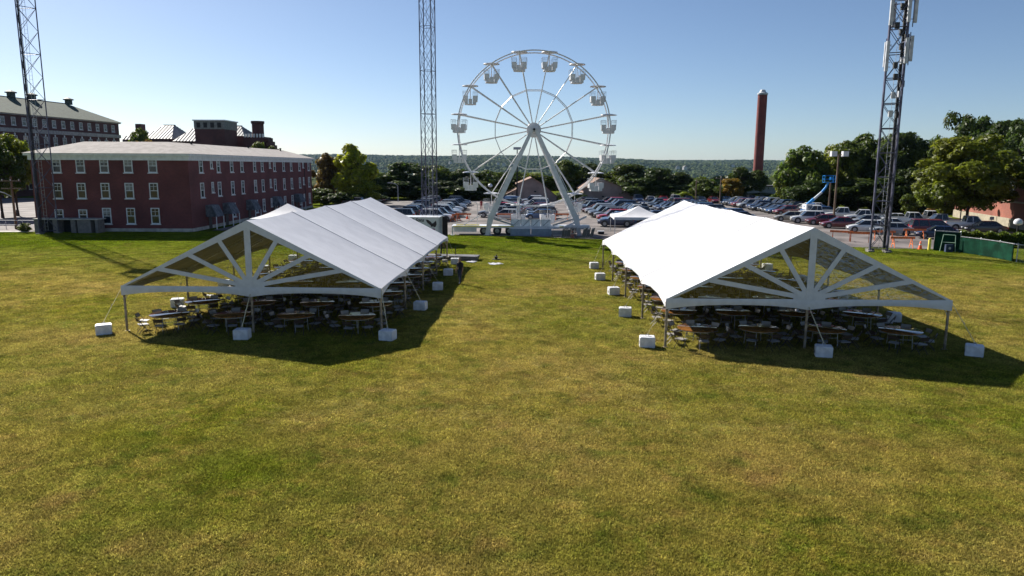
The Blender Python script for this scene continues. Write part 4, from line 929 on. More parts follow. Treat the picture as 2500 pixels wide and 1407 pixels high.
CR = {'round': [crown_mesh(i, 7500, .062, 'round') for i in range(5)], 'broad': [crown_mesh(20+i, 15000, .042, 'broad') for i in range(2)], 'tall': [crown_mesh(40+i, 7000, .07, 'tall') for i in range(2)], 'feather': [crown_mesh(60+i, 7000, .05, 'feather') for i in range(2)]}
TK = [trunk_mesh(i) for i in range(3)]
HUE = {'dark': (.042, .068, .010), 'mid': (.072, .108, .012), 'yel': (.225, .265, .014), 'aut': (.170, .115, .028), 'org': (.24, .150, .012), 'bright': (.125, .160, .012)}
WORD = {'dark': 'dark green', 'mid': 'mid green', 'yel': 'yellow-green', 'aut': 'browning autumn', 'org': 'orange-tinged', 'bright': 'bright olive-green'}
tk = 0
def tree(px_, ytop, wpx, Y, hue, kind, label, cbf=.16, group=None, base=0., cat='tree'):
    global tk; tk += 1
    top = AT(px_, ytop, Y); Ht = top.z-base; r_ = wpx/2*Y/FPX*1.16; cb = Ht*cbf
    T = thing('tree', label, cat, (top.x, Y, base), random.uniform(0, 6.28), group)
    c = link('crown', CR[kind][tk % len(CR[kind])], T, (0, 0, cb)); c.scale = (r_, r_*random.uniform(.85, 1.1), (Ht-cb)/1.93)
    k = HUE[hue]; j = random.uniform(.85, 1.15); c.color = (k[0]*j*random.uniform(.92, 1.08), k[1]*j, k[2]*j, 1)
    t = link('trunk', TK[tk % 3], T); tr_ = max(.12, Ht*.018); t.scale = (tr_*(.5 if kind == 'feather' else 1), tr_*(.5 if kind == 'feather' else 1), cb+(Ht-cb)*.7)
    return T
# belt behind the lot (px, top, width, distance, hue, kind)
belt = [(935, 415, 120, 170, 'mid', 'round'), (985, 399, 125, 172, 'dark', 'round'), (1062, 404, 110, 175, 'mid', 'round'), (1122, 417, 100, 172, 'dark', 'round'), (1185, 419, 110, 174, 'mid', 'round'),
        (1240, 415, 90, 182, 'dark', 'round'), (1288, 424, 90, 186, 'bright', 'round'), (1335, 428, 80, 186, 'mid', 'round'), (1385, 396, 85, 188, 'mid', 'round'), (1438, 402, 95, 190, 'dark', 'round'),
        (1492, 413, 90, 186, 'mid', 'round'), (1540, 404, 105, 176, 'dark', 'round'), (1606, 411, 120, 174, 'dark', 'round'), (1662, 424, 90, 176, 'dark', 'round'), (1010, 440, 120, 168, 'dark', 'round'), (1150, 447, 120, 168, 'dark', 'round'),
        (1570, 436, 120, 170, 'dark', 'round'), (1640, 448, 100, 169, 'dark', 'round'), (905, 432, 80, 168, 'dark', 'round'), (1080, 442, 110, 168, 'dark', 'round')]
near = ['nearest the yellow-green tree past the dormitory', 'behind the curved street lamp', 'straight behind the ladder mast', 'above the row behind the box trailer', 'behind the left wheel gondolas', 'behind the wheel leg by the shed', 'behind the peak of the shed in the wheel', 'behind the low side of the shed in the wheel', 'between the two tan sheds', 'above the farther tan shed peak', 'behind the far shed, past its gable', 'next after the farther tan shed', 'midway between far shed and utility poles', 'closest to the plain utility pole', 'low in the thicket behind the street lamp', 'low in the thicket behind the wheel trailer', 'low beside the farther tan shed wall', 'low behind the white and red cars', 'low beside the yellow-green tree', 'low in front of the ladder mast background']
for b, nr_ in zip(belt, near): tree(*b, f'{WORD[b[4]]} rounded tree {nr_}', .05, 'trees in the belt behind the lot')
for k in range(17):      # scrub filling the ground line under the belt
    pxs = 800+k*53+random.uniform(-12, 12)
    if 1225 < pxs < 1365 or 1405 < pxs < 1550: continue
    tree(pxs, 468+random.uniform(-8, 8), 75, 166.5, 'dark', 'round', 'low dark scrub tree along the back edge of the lot', .0, 'low scrub trees along the back edge of the lot')
for k in range(14):
    pxs = 1665+k*62+random.uniform(-12, 12); tree(pxs, 478+random.uniform(-10, 8)+k*.6, 85, 163-k*3.6 if pxs > 1900 else 166, 'dark', 'round', 'low dark scrub tree behind the far rows of cars and pickups', .0, 'low scrub trees behind the far rows')
for k, (sx_, sy_, sY) in enumerate(((782, 462, 141), (826, 470, 139), (868, 474, 140), (905, 470, 150))): tree(sx_, sy_, 70, sY, 'dark' if k % 2 else 'mid', 'round', ['low dark bush at the dormitory end wall', 'dark low bush under the browning tree', 'low green bush below the yellow-green tree', 'dark low bush at the corner of the lot'][k], .0)
tree(795, 378, 80, 148, 'aut', 'tall', 'narrow browning tree at the far end of the brick dormitory', .1)
tree(862, 356, 108, 146, 'yel', 'tall', 'bright yellow-green tree beside the browning one past the dormitory', .08)
tree(888, 440, 80, 143, 'yel', 'round', 'low yellow-green tree at the lot edge past the dormitory', .08)
tree(1672, 470, 42, 160, 'yel', 'round', 'small yellow-green bush-like tree by the first utility pole', .05)
tree(1716, 434, 75, 166, 'mid', 'round', 'mid green tree between the two utility poles', .06)
tree(1740, 452, 60, 162, 'mid', 'round', 'low leafy tree right behind the two utility poles', .05)
tree(1788, 438, 70, 163, 'org', 'round', 'orange-tinged tree next to the utility pole with crossarm', .06)
tree(1822, 409, 95, 170, 'dark', 'round', 'dark green tree standing before the brick chimney', .05)
tree(1915, 470, 60, 150, 'mid', 'round', 'low mid green tree before the flat warehouse', .05)
right = [(1962, 363, 120, 138, 'mid', 'round', 'mid green tree behind the boom lift'), (2012, 366, 90, 142, 'bright', 'round', 'olive tree behind the twin-headed floodlight pole'), (2078, 344, 135, 140, 'mid', 'broad', 'tall mid green tree between floodlight pole and antenna mast'),
         (2146, 338, 120, 142, 'dark', 'round', 'dark tree straight behind the antenna mast'), (2215, 324, 150, 135, 'dark', 'broad', 'tall dark tree beside the antenna mast, twiggy top'), (2362, 272, 130, 132, 'dark', 'feather', 'tallest dark feathery tree rising above the broad maple'),
         (2450, 296, 170, 125, 'dark', 'broad', 'large dark tree behind the broad maple and brick building'), (2520, 290, 170, 112, 'dark', 'broad', 'large dark tree beyond the brick gatehouse'), (1985, 440, 110, 132, 'dark', 'round', 'low dark tree right behind the boom lift'), (2100, 440, 140, 130, 'dark', 'round', 'low dark tree behind the white pickups'), (2180, 430, 110, 128, 'dark', 'round', 'low dark tree behind the mast and utility truck'), (2240, 400, 100, 128, 'dark', 'round', 'dark tree between mast and broad maple')]
right += [(1938, 388, 80, 140, 'bright', 'round', 'olive tree at the edge of the warehouse beside the boom lift'), (2045, 352, 100, 139, 'bright', 'round', 'tall olive tree above the floodlight heads'), (2112, 336, 110, 144, 'mid', 'round', 'tall mid green tree just left of the mast lattice'), (2185, 332, 110, 137, 'mid', 'round', 'mid green tree just past the mast lattice'), (2262, 352, 110, 134, 'mid', 'round', 'mid green tree filling the gap before the broad maple'), (2305, 345, 110, 130, 'dark', 'round', 'dark tree right behind the broad maple crown'), (2425, 285, 120, 128, 'dark', 'feather', 'dark feathery tree next to the tallest one')]
for b in right: tree(*b[:7], .06)
tree(2383, 330, 230, 94, 'bright', 'broad', 'broad olive-yellow maple over the parked pickups by the brick building', .13); tree(2322, 378, 150, 97, 'bright', 'broad', 'smaller olive maple close beside the broad one', .16)
tree(2226, 470, 52, 112, 'mid', 'round', 'small green tree left of the orange brick wall', .1); tree(2283, 506, 44, 104, 'org', 'round', 'small orange-tinged tree in front of the orange brick wall', .1)
tree(22, 328, 100, 108, 'bright', 'round', 'leafy tree between the dormitory and the old hall', .2); tree(-15, 340, 110, 104, 'mid', 'round', 'green tree at the service road by the old hall', .15)
tree(340, 318, 60, 168, 'mid', 'round', 'tree top showing between old hall and metal roofed hall', .3); tree(352, 336, 70, 150, 'aut', 'round', 'reddish tree top just above the dormitory roof', .3); tree(630, 350, 60, 160, 'mid', 'round', 'green tree top beside the turret, above the dormitory roof', .3); tree(655, 358, 50, 158, 'mid', 'round', 'low green tree top past the turret', .3)
sp = G(62, 566); sh_ = thing('shrub', 'bright small shrub at the path end by the lattice mast', 'shrub', (sp.x, sp.y, 0)); c = link('foliage', CR['round'][1], sh_); c.scale = (.8, .7, .55); c.color = (.13, .17, .02, 1); MB().bar((0, 0, 0), (0, 0, .5), .03, 5).build('stem', BARK, sh_)
# hedge along the green fence
ha, hb = Vector((46.2, 73.8, 0)), Vector((52.5, 69.8, 0)); n_ = 9000; r = np.random.default_rng(5)
u, v, z = r.random(n_), r.uniform(-.8, .8, n_), 1.35*r.random(n_)**.5; dd = (hb-ha); pr = Vector((-dd.y, dd.x, 0)).normalized()
pos = np.stack([ha.x+dd.x*u+pr.x*v, ha.y+dd.y*u+pr.y*v, z+.12*np.sin(u*40)], 1); nr = r.normal(size=(n_, 3)); nr /= np.linalg.norm(nr, axis=1)[:, None]; t1 = np.cross(nr, r.normal(size=(n_, 3))); t1 /= np.linalg.norm(t1, axis=1)[:, None]; t2 = np.cross(nr, t1)
V = np.stack([pos-t1*.14, pos-t2*.09, pos+t1*.14, pos+t2*.09], 1).reshape(-1, 3)-np.array([49.3, 71.8, 0])
hg = thing('hedge', 'clipped green hedge behind the green fence screen', 'hedge', (49.3, 71.8, 0)); f_ = link('foliage', np_mesh('foliage', V, np.arange(n_*4).reshape(-1, 4), LEAF), hg); f_.color = (.085, .125, .012, 1)
q = MB()
for i in range(8): p = ha.lerp(hb, (i+.5)/8)-Vector((49.3, 71.8, 0)); q.bar(p, p+Vector((.1, 0, 1.)), .05, 5)
q.build('stems', BARK, hg)

# ------------------------------------------------------------------ cars
CARS = {}
def car_proto(t):
    S = {'sedan': dict(L=4.7, W=.90, st=[(-2.32, .60, .42, .62), (-2.2, .80, .30, .86), (-1.75, .88, .24, .97), (-.6, .90, .22, .93), (.7, .90, .22, .93), (1.5, .88, .24, .86), (2.05, .80, .28, .74), (2.32, .62, .38, .58)], gh=(-1.75, 1.15, -1.0, .25, 1.43, .82, .60)),
         'hatch': dict(L=4.3, W=.88, st=[(-2.12, .66, .42, .80), (-2.02, .82, .30, .98), (-1.5, .87, .24, 1.0), (.6, .88, .22, .97), (1.35, .86, .24, .92), (1.9, .78, .28, .78), (2.12, .60, .38, .60)], gh=(-2.0, 1.05, -1.55, .25, 1.50, .80, .60)),
         'suv': dict(L=4.75, W=.94, st=[(-2.35, .74, .48, .90), (-2.25, .88, .36, 1.08), (-1.6, .93, .30, 1.10), (.6, .94, .30, 1.08), (1.4, .92, .32, 1.04), (2.05, .86, .36, .94), (2.35, .66, .46, .74)], gh=(-2.22, 1.05, -1.85, .35, 1.74, .87, .68)),
         'van': dict(L=5.0, W=.98, st=[(-2.48, .80, .42, .95), (-2.4, .93, .32, 1.08), (-1.5, .97, .26, 1.08), (.9, .98, .26, 1.05), (1.7, .95, .28, .98), (2.25, .86, .32, .84), (2.48, .64, .42, .66)], gh=(-2.42, 1.6, -2.2, .65, 1.78, .91, .74)),
         'pickup': dict(L=5.6, W=.98, st=[(-2.78, .90, .50, 1.02), (-2.7, .96, .42, 1.10), (-.55, .97, .38, 1.10), (.9, .97, .38, 1.10), (1.6, .96, .40, 1.08), (2.4, .90, .44, 1.0), (2.76, .72, .52, .84)], gh=(-.55, 1.35, -.35, .75, 1.82, .90, .72))}[t]
    o = link('parked_car', None); b = MB(); n = len(S['st']); rings = []
    for x, w_, zl, zh in S['st']:
        zm = zl+(zh-zl)*.55; rings += [Vector((x, -w_*.93, zl)), Vector((x, -w_, zm)), Vector((x, -w_*.93, zh-.04)), Vector((x, -w_*.72, zh)), Vector((x, w_*.72, zh)), Vector((x, w_*.93, zh-.04)), Vector((x, w_, zm)), Vector((x, w_*.93, zl))]
    fs = []
    for k in range(n-1):
        for i in range(8): fs.append((k*8+i, k*8+(i+1) % 8, (k+1)*8+(i+1) % 8, (k+1)*8+i))
    fs += [tuple(range(7, -1, -1)), tuple((n-1)*8+i for i in range(8))]
    b.add(rings, fs, 0)
    xr, xf, tr0, tf, zt_, w0, w1 = S['gh']; zb = np.interp((xr+xf)/2, [s[0] for s in S['st']], [s[3] for s in S['st']])-.03
    # roof skin and pillars belong to the body
    b.add([(tr0-.06, -w1, zt_-.03), (tf+.06, -w1, zt_-.03), (tf+.06, w1, zt_-.03), (tr0-.06, w1, zt_-.03), (tr0, -w1*.86, zt_+.03), (tf, -w1*.86, zt_+.03), (tf, w1*.86, zt_+.03), (tr0, w1*.86, zt_+.03)], [(0, 1, 5, 4), (1, 2, 6, 5), (2, 3, 7, 6), (3, 0, 4, 7), (4, 5, 6, 7), (3, 2, 1, 0)], 0)
    for s in (-1, 1):
        for (xa, xb_) in ((xr+.02, tr0), (xf-.02, tf), ((xr+xf)/2-.15, (tr0+tf)/2)): b.beam((xa, s*w0*1.005, zb), (xb_, s*w1*1.005, zt_-.02), .05, .07, up=(1, 0, 0))
        if t in ('suv', 'van', 'hatch'): b.beam((xr+.75, s*w0*1.005, zb), (tr0+.45, s*w1*1.005, zt_-.02), .05, .08, up=(1, 0, 0))
    body = b.build('body', PAINT, o, smooth=38)
    g = MB(); g.add([(xr, -w0, zb), (xf, -w0, zb), (xf, w0, zb), (xr, w0, zb), (tr0, -w1, zt_-.03), (tf, -w1, zt_-.03), (tf, w1, zt_-.03), (tr0, w1, zt_-.03)], [(0, 1, 5, 4), (1, 2, 6, 5), (2, 3, 7, 6), (3, 0, 4, 7), (4, 5, 6, 7)]); g.build('windows', CGLASS, o)
    L2 = S['L']/2; zl = S['st'][2][2]
    q = MB(); q.box((L2-.14, 0, zl+.16), (.22, S['W']*1.45, .2)); q.box((-L2+.12, 0, zl+.2), (.2, S['W']*1.55, .2)); q.box((0, 0, zl-.02), (S['L']*.8, S['W']*1.7, .1)); q.build('bumper_trim', TRIM, o)
    if t == 'pickup': MB().box((-1.68, 0, 1.105), (2.05, 1.55, .02)).build('bed_floor', TRIM, o); 
    wr = .34 if t in ('sedan', 'hatch', 'van') else .39
    for x in (-L2*.60, L2*.63):
        for s in (-1, 1):
            w_ = MB().lathe([(wr*.62, -.11), (wr*.97, -.105), (wr, 0), (wr*.97, .105), (wr*.62, .11)], 14, (x, s*(S['W']-.10), wr), axis='y').build('wheel', RUBBER, o, smooth=40)
            MB().lathe([(.03, -.116), (wr*.64, -.114), (wr*.64, .114), (.03, .116)], 10, (x, s*(S['W']-.10), wr), axis='y').build('rim', RIM, w_)
            MB().lathe([(wr*1.13, -.012), (wr*1.13, .012)], 14, (x, s*(S['W']-.005), wr+.03), axis='y').build('wheel_arch', TRIM, o)
    zf = S['st'][-2][3]-.14; zr = S['st'][1][3]-.16
    for s in (-1, 1):
        MB().box((L2-.2, s*S['W']*.70, zf), (.24, .30, .13)).build('headlight', HLAMP, o); MB().box((-L2+.10, s*S['W']*.76, zr), (.14, .22, .2 if t in ('sedan', 'hatch') else .34)).build('tail_light', TLAMP, o)
        MB().box((xf-.25, s*(w0+.1), zb+.1), (.12, .18, .12)).build('mirror', TRIM, o)
    MB().box((-L2-.005, 0, zr-.12), (.02, .42, .14)).build('licence_plate', RIDE, o)
    if t == 'pickup':
        for s in (-1, 1): MB().box((-1.68, s*.86, 1.14), (2.15, .1, .09)).build('bed_rail', PAINT, o)
    return freeze(o)
PAL = {'navy blue': (.012, .025, .075), 'black': (.012, .012, .014), 'dark grey': (.045, .048, .052), 'silver': (.30, .32, .34), 'white': (.62, .63, .64), 'dark red': (.16, .010, .016), 'red': (.45, .012, .02), 'mid blue': (.03, .09, .22), 'grey': (.14, .15, .16), 'beige': (.33, .29, .23), 'dark green': (.015, .04, .025)}
TY = {'sedan': 'sedan', 'hatch': 'hatchback', 'suv': 'SUV', 'van': 'minivan', 'pickup': 'pickup'}
used = set()
def car(t, colname, x, y, rz, label, group=None):
    if t not in CARS: CARS[t] = car_proto(t)
    p = CARS[t]
    if t in used: o = copy_tree(p, None, PAL[colname])
    else:
        o = p; used.add(t)
        def rec(a):
            a.color = (*PAL[colname], 1)
            for c in KIDS[a.name]: rec(c)
        rec(o)
    o.location = (x, y, .006); o.rotation_euler = (0, 0, rz); cat = {'suv': 'SUV', 'van': 'minivan', 'pickup': 'pickup truck'}.get(t, 'car')
    PLACED.append((x, y))
    if group is None: group = 'cars parked in the lot'
    return tag(o, label, cat, group)
cw = ['navy blue']*8+['black']*10+['dark grey']*7+['silver']*3+['white']*4+['grey']*3+['mid blue']*2+['dark red']*3+['red']*1+['dark green']
tw = ['sedan']*6+['hatch']*3+['suv']*7+['van']*1+['pickup']*1
blocks = [('in the double row behind the white box trailer', (-16.4, -10.6), (101.5, 146), 2.75, (math.pi, 0.)), ('in the single row beneath the trees past the dormitory', (-29.5,), (136, 161), 2.75, (-.12,)), ('in the double row behind the ferris wheel', (-.8, 4.3), (106, 156), 2.75, (math.pi-.12, math.pi-.1)),
          ('in the double row beyond the white peaked canopy', (14.4, 19.9), (91.5, 150), 2.72, (math.pi+.02, math.pi+.02)), ('in the double row between the sheds and the lit tent roof', (28.2, 33.5), (103, 148), 2.75, (math.pi, 0.)), ('in the double row before the boom lift and low trees', (45.6, 51.2), (97, 152), 2.75, (math.pi+.1, math.pi+.1))]
PLACED = []
def free(x, y): return all(abs(x-a) > 5.3 or abs(y-b) > 2.45 for a, b in PLACED[:23])
def carpx(t, c_, px_, py_, deg, label):
    p = G(px_, py_); return car(t, c_, p.x, p.y, math.radians(deg), label, 'cars standing near the antenna mast')
carpx('suv', 'navy blue', 1502, 553, 178, 'dark blue SUV at the row end, half behind the white canopy')
carpx('sedan', 'dark red', 2048, 557, 170, 'dark red sedan beside the orange sawhorses, nearest the tent gable'); carpx('sedan', 'dark red', 2010, 549, 168, 'dark red sedan just behind another dark red sedan')
carpx('suv', 'white', 1972, 545, 168, 'white SUV in front of the boom lift'); carpx('sedan', 'beige', 1930, 540, 168, 'beige sedan next to a white SUV before the boom lift')
carpx('hatch', 'white', 2112, 567, 165, 'white hatchback directly left of the antenna mast legs'); carpx('sedan', 'silver', 2176, 573, 162, 'silver sedan seen through the antenna mast legs'); carpx('sedan', 'white', 2165, 560, 165, 'white sedan behind the silver one at the antenna mast'); carpx('sedan', 'silver', 2116, 550, 168, 'silver sedan behind the white hatchback near the mast')
carpx('sedan', 'navy blue', 2232, 566, 163, 'navy sedan between the mast and the dark red minivan'); carpx('van', 'dark red', 2276, 573, -16, 'dark red minivan with its back to the antenna mast'); carpx('sedan', 'navy blue', 2290, 583, 158, 'navy sedan nearest the tall green fence screen')
carpx('pickup', 'white', 1995, 530, 168, 'white pickup right behind the floodlight pole'); carpx('pickup', 'white', 2060, 536, 168, 'white pickup between floodlight pole and mast'); carpx('pickup', 'white', 2112, 543, 166, 'white utility pickup behind the mast, next to a fence')
carpx('pickup', 'white', 2222, 551, -14, 'white pickup with rear window facing the mast'); carpx('pickup', 'white', 2266, 546, -14, 'second white pickup side by side with another near the mast'); carpx('pickup', 'silver', 2298, 556, 166, 'silver pickup in front of the orange brick wall'); carpx('pickup', 'white', 2362, 563, -14, 'white open-bed pickup under the broad maple'); carpx('sedan', 'black', 2402, 569, 164, 'black sedan parked before the hedge under the maple')
carpx('sedan', 'white', 2180, 546, 166, 'white sedan behind the two side-by-side pickups'); carpx('suv', 'silver', 1205, 531, 176, 'boxy silver SUV right behind the ferris wheel base'); 
for where, xs, (ya, yb), pit, hd in blocks:
    for x, h in zip(xs, hd):
        y = ya+random.uniform(0, .5)
        while y < yb:
            if random.random() > .05:
                t, c_ = random.choice(tw), random.choice(cw)
                if (118 > y > 112 and 44 < x < 53) or not free(x, y): y += pit; continue
                car(t, c_, x+random.uniform(-.3, .3), y, h+random.uniform(-.05, .05), f'{c_} {TY[t]} parked {where}', f'{c_} {TY[t]}s {where}')
            y += pit
for i in range(13):     # cars nosed in along the far edge
    t, c_ = random.choice(tw), random.choice(cw); x = 27.5+i*2.75
    if not free(x, 157.5): continue
    if i == 1: t, c_ = 'sedan', 'white'
    if i == 2: t, c_ = 'sedan', 'red'
    car(t, c_, x, 157.5, -math.pi/2+random.uniform(-.05, .05), f'{c_} {TY[t]} nosed in against the far tree edge of the lot', f'{c_} {TY[t]}s along the far edge')
lines = MB()
for i in range(22):
    y = 90.2+i*2.72; lines.box((17.2, y, .006), (11.2, .1, .004))
    if y > 100: lines.box((1.7, y+.4, .006), (10.4, .1, .004)); lines.box((-13.5, y-.3, .006), (11, .1, .004))
    if y > 95: lines.box((48.4, y, .006), (11, .1, .004)); lines.box((30.8, y, .006), (11, .1, .004))
tag(lines.build('bay_markings', LINE), kind='structure')

# ------------------------------------------------------------------ street furniture
def sawhorse_proto():
    o = link('sawhorse_barricade', None); MB().box((0, 0, .98), (2.3, .05, .22)).build('plank', ORANGE, o)
    for x in (-.85, .85):
        for s in (-1, 1): MB().beam((x, 0, 1.02), (x+.1*s*0, s*.42, 0), .09, .04, up=(1, 0, 0)).build('leg', ORANGE, o)
        MB().box((x, 0, .38), (.04, .52, .08)).build('leg_brace', ORANGE, o)
    return freeze(o)
shp = sawhorse_proto()
SAW = [(2053, 588, -30, 'beside the dark red sedan and tent gable'), (2098, 592, -28, 'between the tent gable and the antenna mast'), (2202, 605, -6, 'standing alone on the near side of the antenna mast'), (2232, 583, -12, 'in front of the dark red minivan'), (2156, 588, -20, 'behind the antenna mast legs'), (1131, 540, 2, 'between box trailer and ferris wheel'), (1371, 540, 2, 'beyond the ferris wheel gantry'), (1232, 540, 2, 'in front of the boxy silver SUV'), (1112, 541, 70, 'turned end-on beside the box trailer')]
for i, (a, b, deg, wh_) in enumerate(SAW):
    o = shp if i == 0 else copy_tree(shp); p = G(a, b); o.location = (p.x, p.y, .005); o.rotation_euler = (0, 0, math.radians(deg)); tag(o, f'orange sawhorse barricade {wh_}', 'barricade', 'orange sawhorse barricades')
def cone_proto():
    o = link('traffic_cone', None); MB().lathe([(.19, .03), (.14, .3), (.05, .78), (.03, .8)], 12).build('body', CONE, o, smooth=50); MB().box((0, 0, .015), (.46, .46, .03)).build('base', CONE, o)
    MB().lathe([(.135, .40), (.108, .52)], 12).build('band', RIDE, o); return freeze(o)
cnp = cone_proto()
for i, (a, b, wh_) in enumerate(((2246, 609, 'by the yellow bollard'), (1141, 535, 'next to the sawhorse near the ferris wheel'), (1397, 581, 'between the two barrier stacks'))):
    o = cnp if i == 0 else copy_tree(cnp); p = G(a, b); o.location = (p.x, p.y, .005); tag(o, f'orange traffic cone {wh_}', 'traffic cone', 'orange traffic cones')
p = G(2268, 611); T = thing('bollard', 'yellow steel bollard at the end of the green fence', 'bollard', (p.x, p.y, 0)); MB().lathe([(.13, 0), (.13, 1.05), (.09, 1.13), (.02, 1.16)], 16).build('post', YELLOW, T, smooth=50)
# green fence
FP = [Vector((*G(2279, 612).xy, 0)), Vector((*G(2341, 617).xy, 0)), Vector((*G(2391, 624).xy, 0)), Vector((*G(2437, 632).xy, 0)), Vector((*G(2481, 641).xy, 0)), Vector((44.2, 55.5, 0)), Vector((48.5, 53.5, 0)), Vector((53, 51.5, 0))]
fe = thing('chain_link_fence', 'chain-link field fence with dark green windscreen panels', 'fence', FP[0]); O = FP[0]
for i, p in enumerate(FP):
    h = 1.95 if i < 2 else 1.55; MB().bar(p-O, p-O+Vector((0, 0, h)), .045, 8).lathe([(.06, h), (.02, h+.06)], 8, p-O).build('post', STEEL, fe)
for i, (a, b) in enumerate(zip(FP, FP[1:])):
    a, b = a-O, b-O; h = 1.9 if i == 0 else 1.5; up = Vector((0, 0, h)); MB().bar(a+up, b+up, .035, 6).build('top_rail', STEEL, fe)
    if i == 0: MB().bar(a+up*.5, b+up*.5, .03, 6).build('mid_rail', STEEL, fe)
    n = (b-a).cross(Vector((0, 0, 1))).normalized()*.05
    if i < 4:
        e = b.lerp(a, .18) if i == 3 else b
        q = MB(); q.grid(lambda u, v: a.lerp(e, u)+Vector((0, 0, .05+(h-.12)*v))+n+Vector((0, 0, .02*math.sin(u*20)))*(v-.5)+n*.4*math.sin(u*9+v*4), 16, 4); q.grid(lambda u, v: a.lerp(e, u)+Vector((0, 0, .05+(h-.12)*v))+n*1.3, 1, 1); q.build('windscreen', GREENMESH, fe, smooth=60)
    else:
        q = MB(); k = int((b-a).length/.2)
        for j in range(-8, k+1):
            for sg in (0, 1):
                t0, t1 = max(0, j/k), min(1, (j+7)/k); z0, z1 = (t0*k-j)/7*h, (t1*k-j)/7*h
                if sg: z0, z1 = h-z0, h-z1
                q.bar(a.lerp(b, t0)+Vector((0, 0, z0)), a.lerp(b, t1)+Vector((0, 0, z1)), .006, 3, caps=False)
        tag(q.build('wire_mesh', STEEL, fe), kind='stuff')
gf = thing('goal_frame', 'pale green tubular frame leaning on the fence with a dark box below', 'frame', FP[0].lerp(FP[1], .55)+Vector((-.1, -.35, 0))); gd = (FP[1]-FP[0]).normalized()
q = MB(); GRN = M('pale_green_tube', (.30, .48, .36), .5); q.path([gd*-.75, gd*-.5+Vector((0, .1, 1.6)), gd*.5+Vector((0, .1, 1.6)), gd*.55], .03, 6); q.bar(gd*-.6+Vector((0, .05, .9)), gd*.52+Vector((0, .05, .9)), .025, 5); q.build('tube', GRN, gf)
MB().box(gd*-.05+Vector((0, -.1, .38)), (.7, .25, .7)).build('box', M('navy_box', (.02, .04, .09), .6), gf); MB().lathe([(.01, -.01), (.12, 0), (.01, .01)], 16, gd*-.05+Vector((0, -.24, .38)), axis='y').build('white_disc', RIDE, gf).scale = (1, 1, 1)
# boom lift
YL = 116.; a = lambda x, y: AT(x, y, YL); c0 = a(1978, 520); O = Vector((c0.x, YL, 0)); bl = thing('boom_lift', 'blue boom lift with white chassis raised beside the floodlight pole', 'boom lift', O)
MB().box((0, 0, .75), (2.6, 1.9, .5)).build('chassis', BLUE, bl); MB().box((.0, 0, 1.55), (2.1, 1.7, .85)).build('turret', RIDE, bl); MB().box((.0, -.86, 1.55), (1.6, .02, .3)).build('side_decal', RIDE_B, bl)
for x in (-.95, .95):
    for s in (-1, 1): MB().lathe([(.2, -.16), (.46, -.15), (.46, .15), (.2, .16)], 14, (x, s*.95, .46), axis='y').build('wheel', RUBBER, bl, smooth=40)
k0, k1, k2, k3 = [a(*p_)-O for p_ in ((1964, 506), (2006, 470), (2016, 458), (2022, 447))]
MB().beam((.6, 0, 2.0), k0, .3, .3).build('riser', BLUE, bl); MB().beam(k0, k0.lerp(k1, .55), .32, .42).build('lower_boom', BLUE, bl); MB().beam(k0.lerp(k1, .5), k1, .26, .32).build('telescopic_boom', M('lift_pale', (.55, .62, .68), .4), bl); MB().beam(k1, k2, .24, .28).beam(k2, k3, .2, .24).build('jib', BLUE, bl)
q = MB(); bc = k3+Vector((.1, 0, .1))
for x in (-.85, .85):
    for y in (-.4, .4): q.bar(bc+Vector((x, y, 0)), bc+Vector((x, y, 1.05)), .04, 5)
for z in (0, .5, 1.05):
    for y in (-.4, .4): q.bar(bc+Vector((-.85, y, z)), bc+Vector((.85, y, z)), .035, 5)
    for x in (-.85, .85): q.bar(bc+Vector((x, -.4, z)), bc+Vector((x, .4, z)), .035, 5)
q.box(bc, (1.7, .8, .06)); q.box(bc+Vector((.2, -.42, .6)), (.5, .2, .5)); q.build('basket', BLUE, bl)
# poles and lamps
p = G(2035, 538); tp = AT(2047, 378, p.y); T = thing('floodlight_pole', 'tall brown floodlight pole with two white square heads', 'floodlight', (p.x, p.y, 0))
MB().bar((0, 0, 0), (0, 0, tp.z), .16, 8, .11).build('pole', WOODPOLE, T, smooth=50); MB().bar((-.9, 0, tp.z), (.9, 0, tp.z), .06, 6).build('arm', WOODPOLE, T)
for s in (-1, 1): MB().box((s*.85, -.15, tp.z+.12), (.8, .7, .75)).build('lamp_head', RIDE, T)
def utility(px_, pt, pb, label, arms=1, wires=None, mat=WOODPOLE, Y=None):
    p = G(px_, pb) if Y is None else Vector((AT(px_, pb, Y).x, Y, 0)); tz = AT(px_, pt, p.y).z; T = thing('utility_pole', label, 'utility pole', (p.x, p.y, 0)); MB().bar((0, 0, 0), (0, 0, tz), .16, 8, .1).build('pole', mat, T, smooth=50)
    for k in range(arms): MB().box((0, -.12, tz-.5-.9*k), (2.4, .1, .12)).build('crossarm', mat, T)
    for s in (-1, 0, 1):
        if arms: MB().lathe([(.06, 0), (.06, .12), (.02, .18)], 8, (s*1.0, -.12, tz-.44)).build('insulator', RIDE, T)
    return T, tz
utility(1698, 437, 496, 'plain grey utility pole beside the small yellow-green bush', 0); utility(1757, 430, 500, 'utility pole with crossarm beside the orange-tinged tree', 1)
utility(1369, 436, 484, 'dark utility pole between the two tan sheds', 0); utility(1418, 403, 478, 'tall dark pole before the farther tan shed', 0); utility(2022, 446, 522, 'grey pole right behind the boom lift basket', 0)
T, tz = utility(40, 432, 560, 'utility pole with crossarms by the service road', 2, Y=86.)
MB().path([(-14, 0, tz-.8), (-7, 0, tz-1.5), (0, -.12, tz-.4), (10, 6, tz-1.3), (22, 12, tz-.6)], .02, 4).path([(-14, 0, tz-1.9), (-7, 0, tz-2.4), (0, -.12, tz-1.3), (10, 6, tz-2.2), (22, 12, tz-1.5)], .02, 4).build('wire', DARK, T)
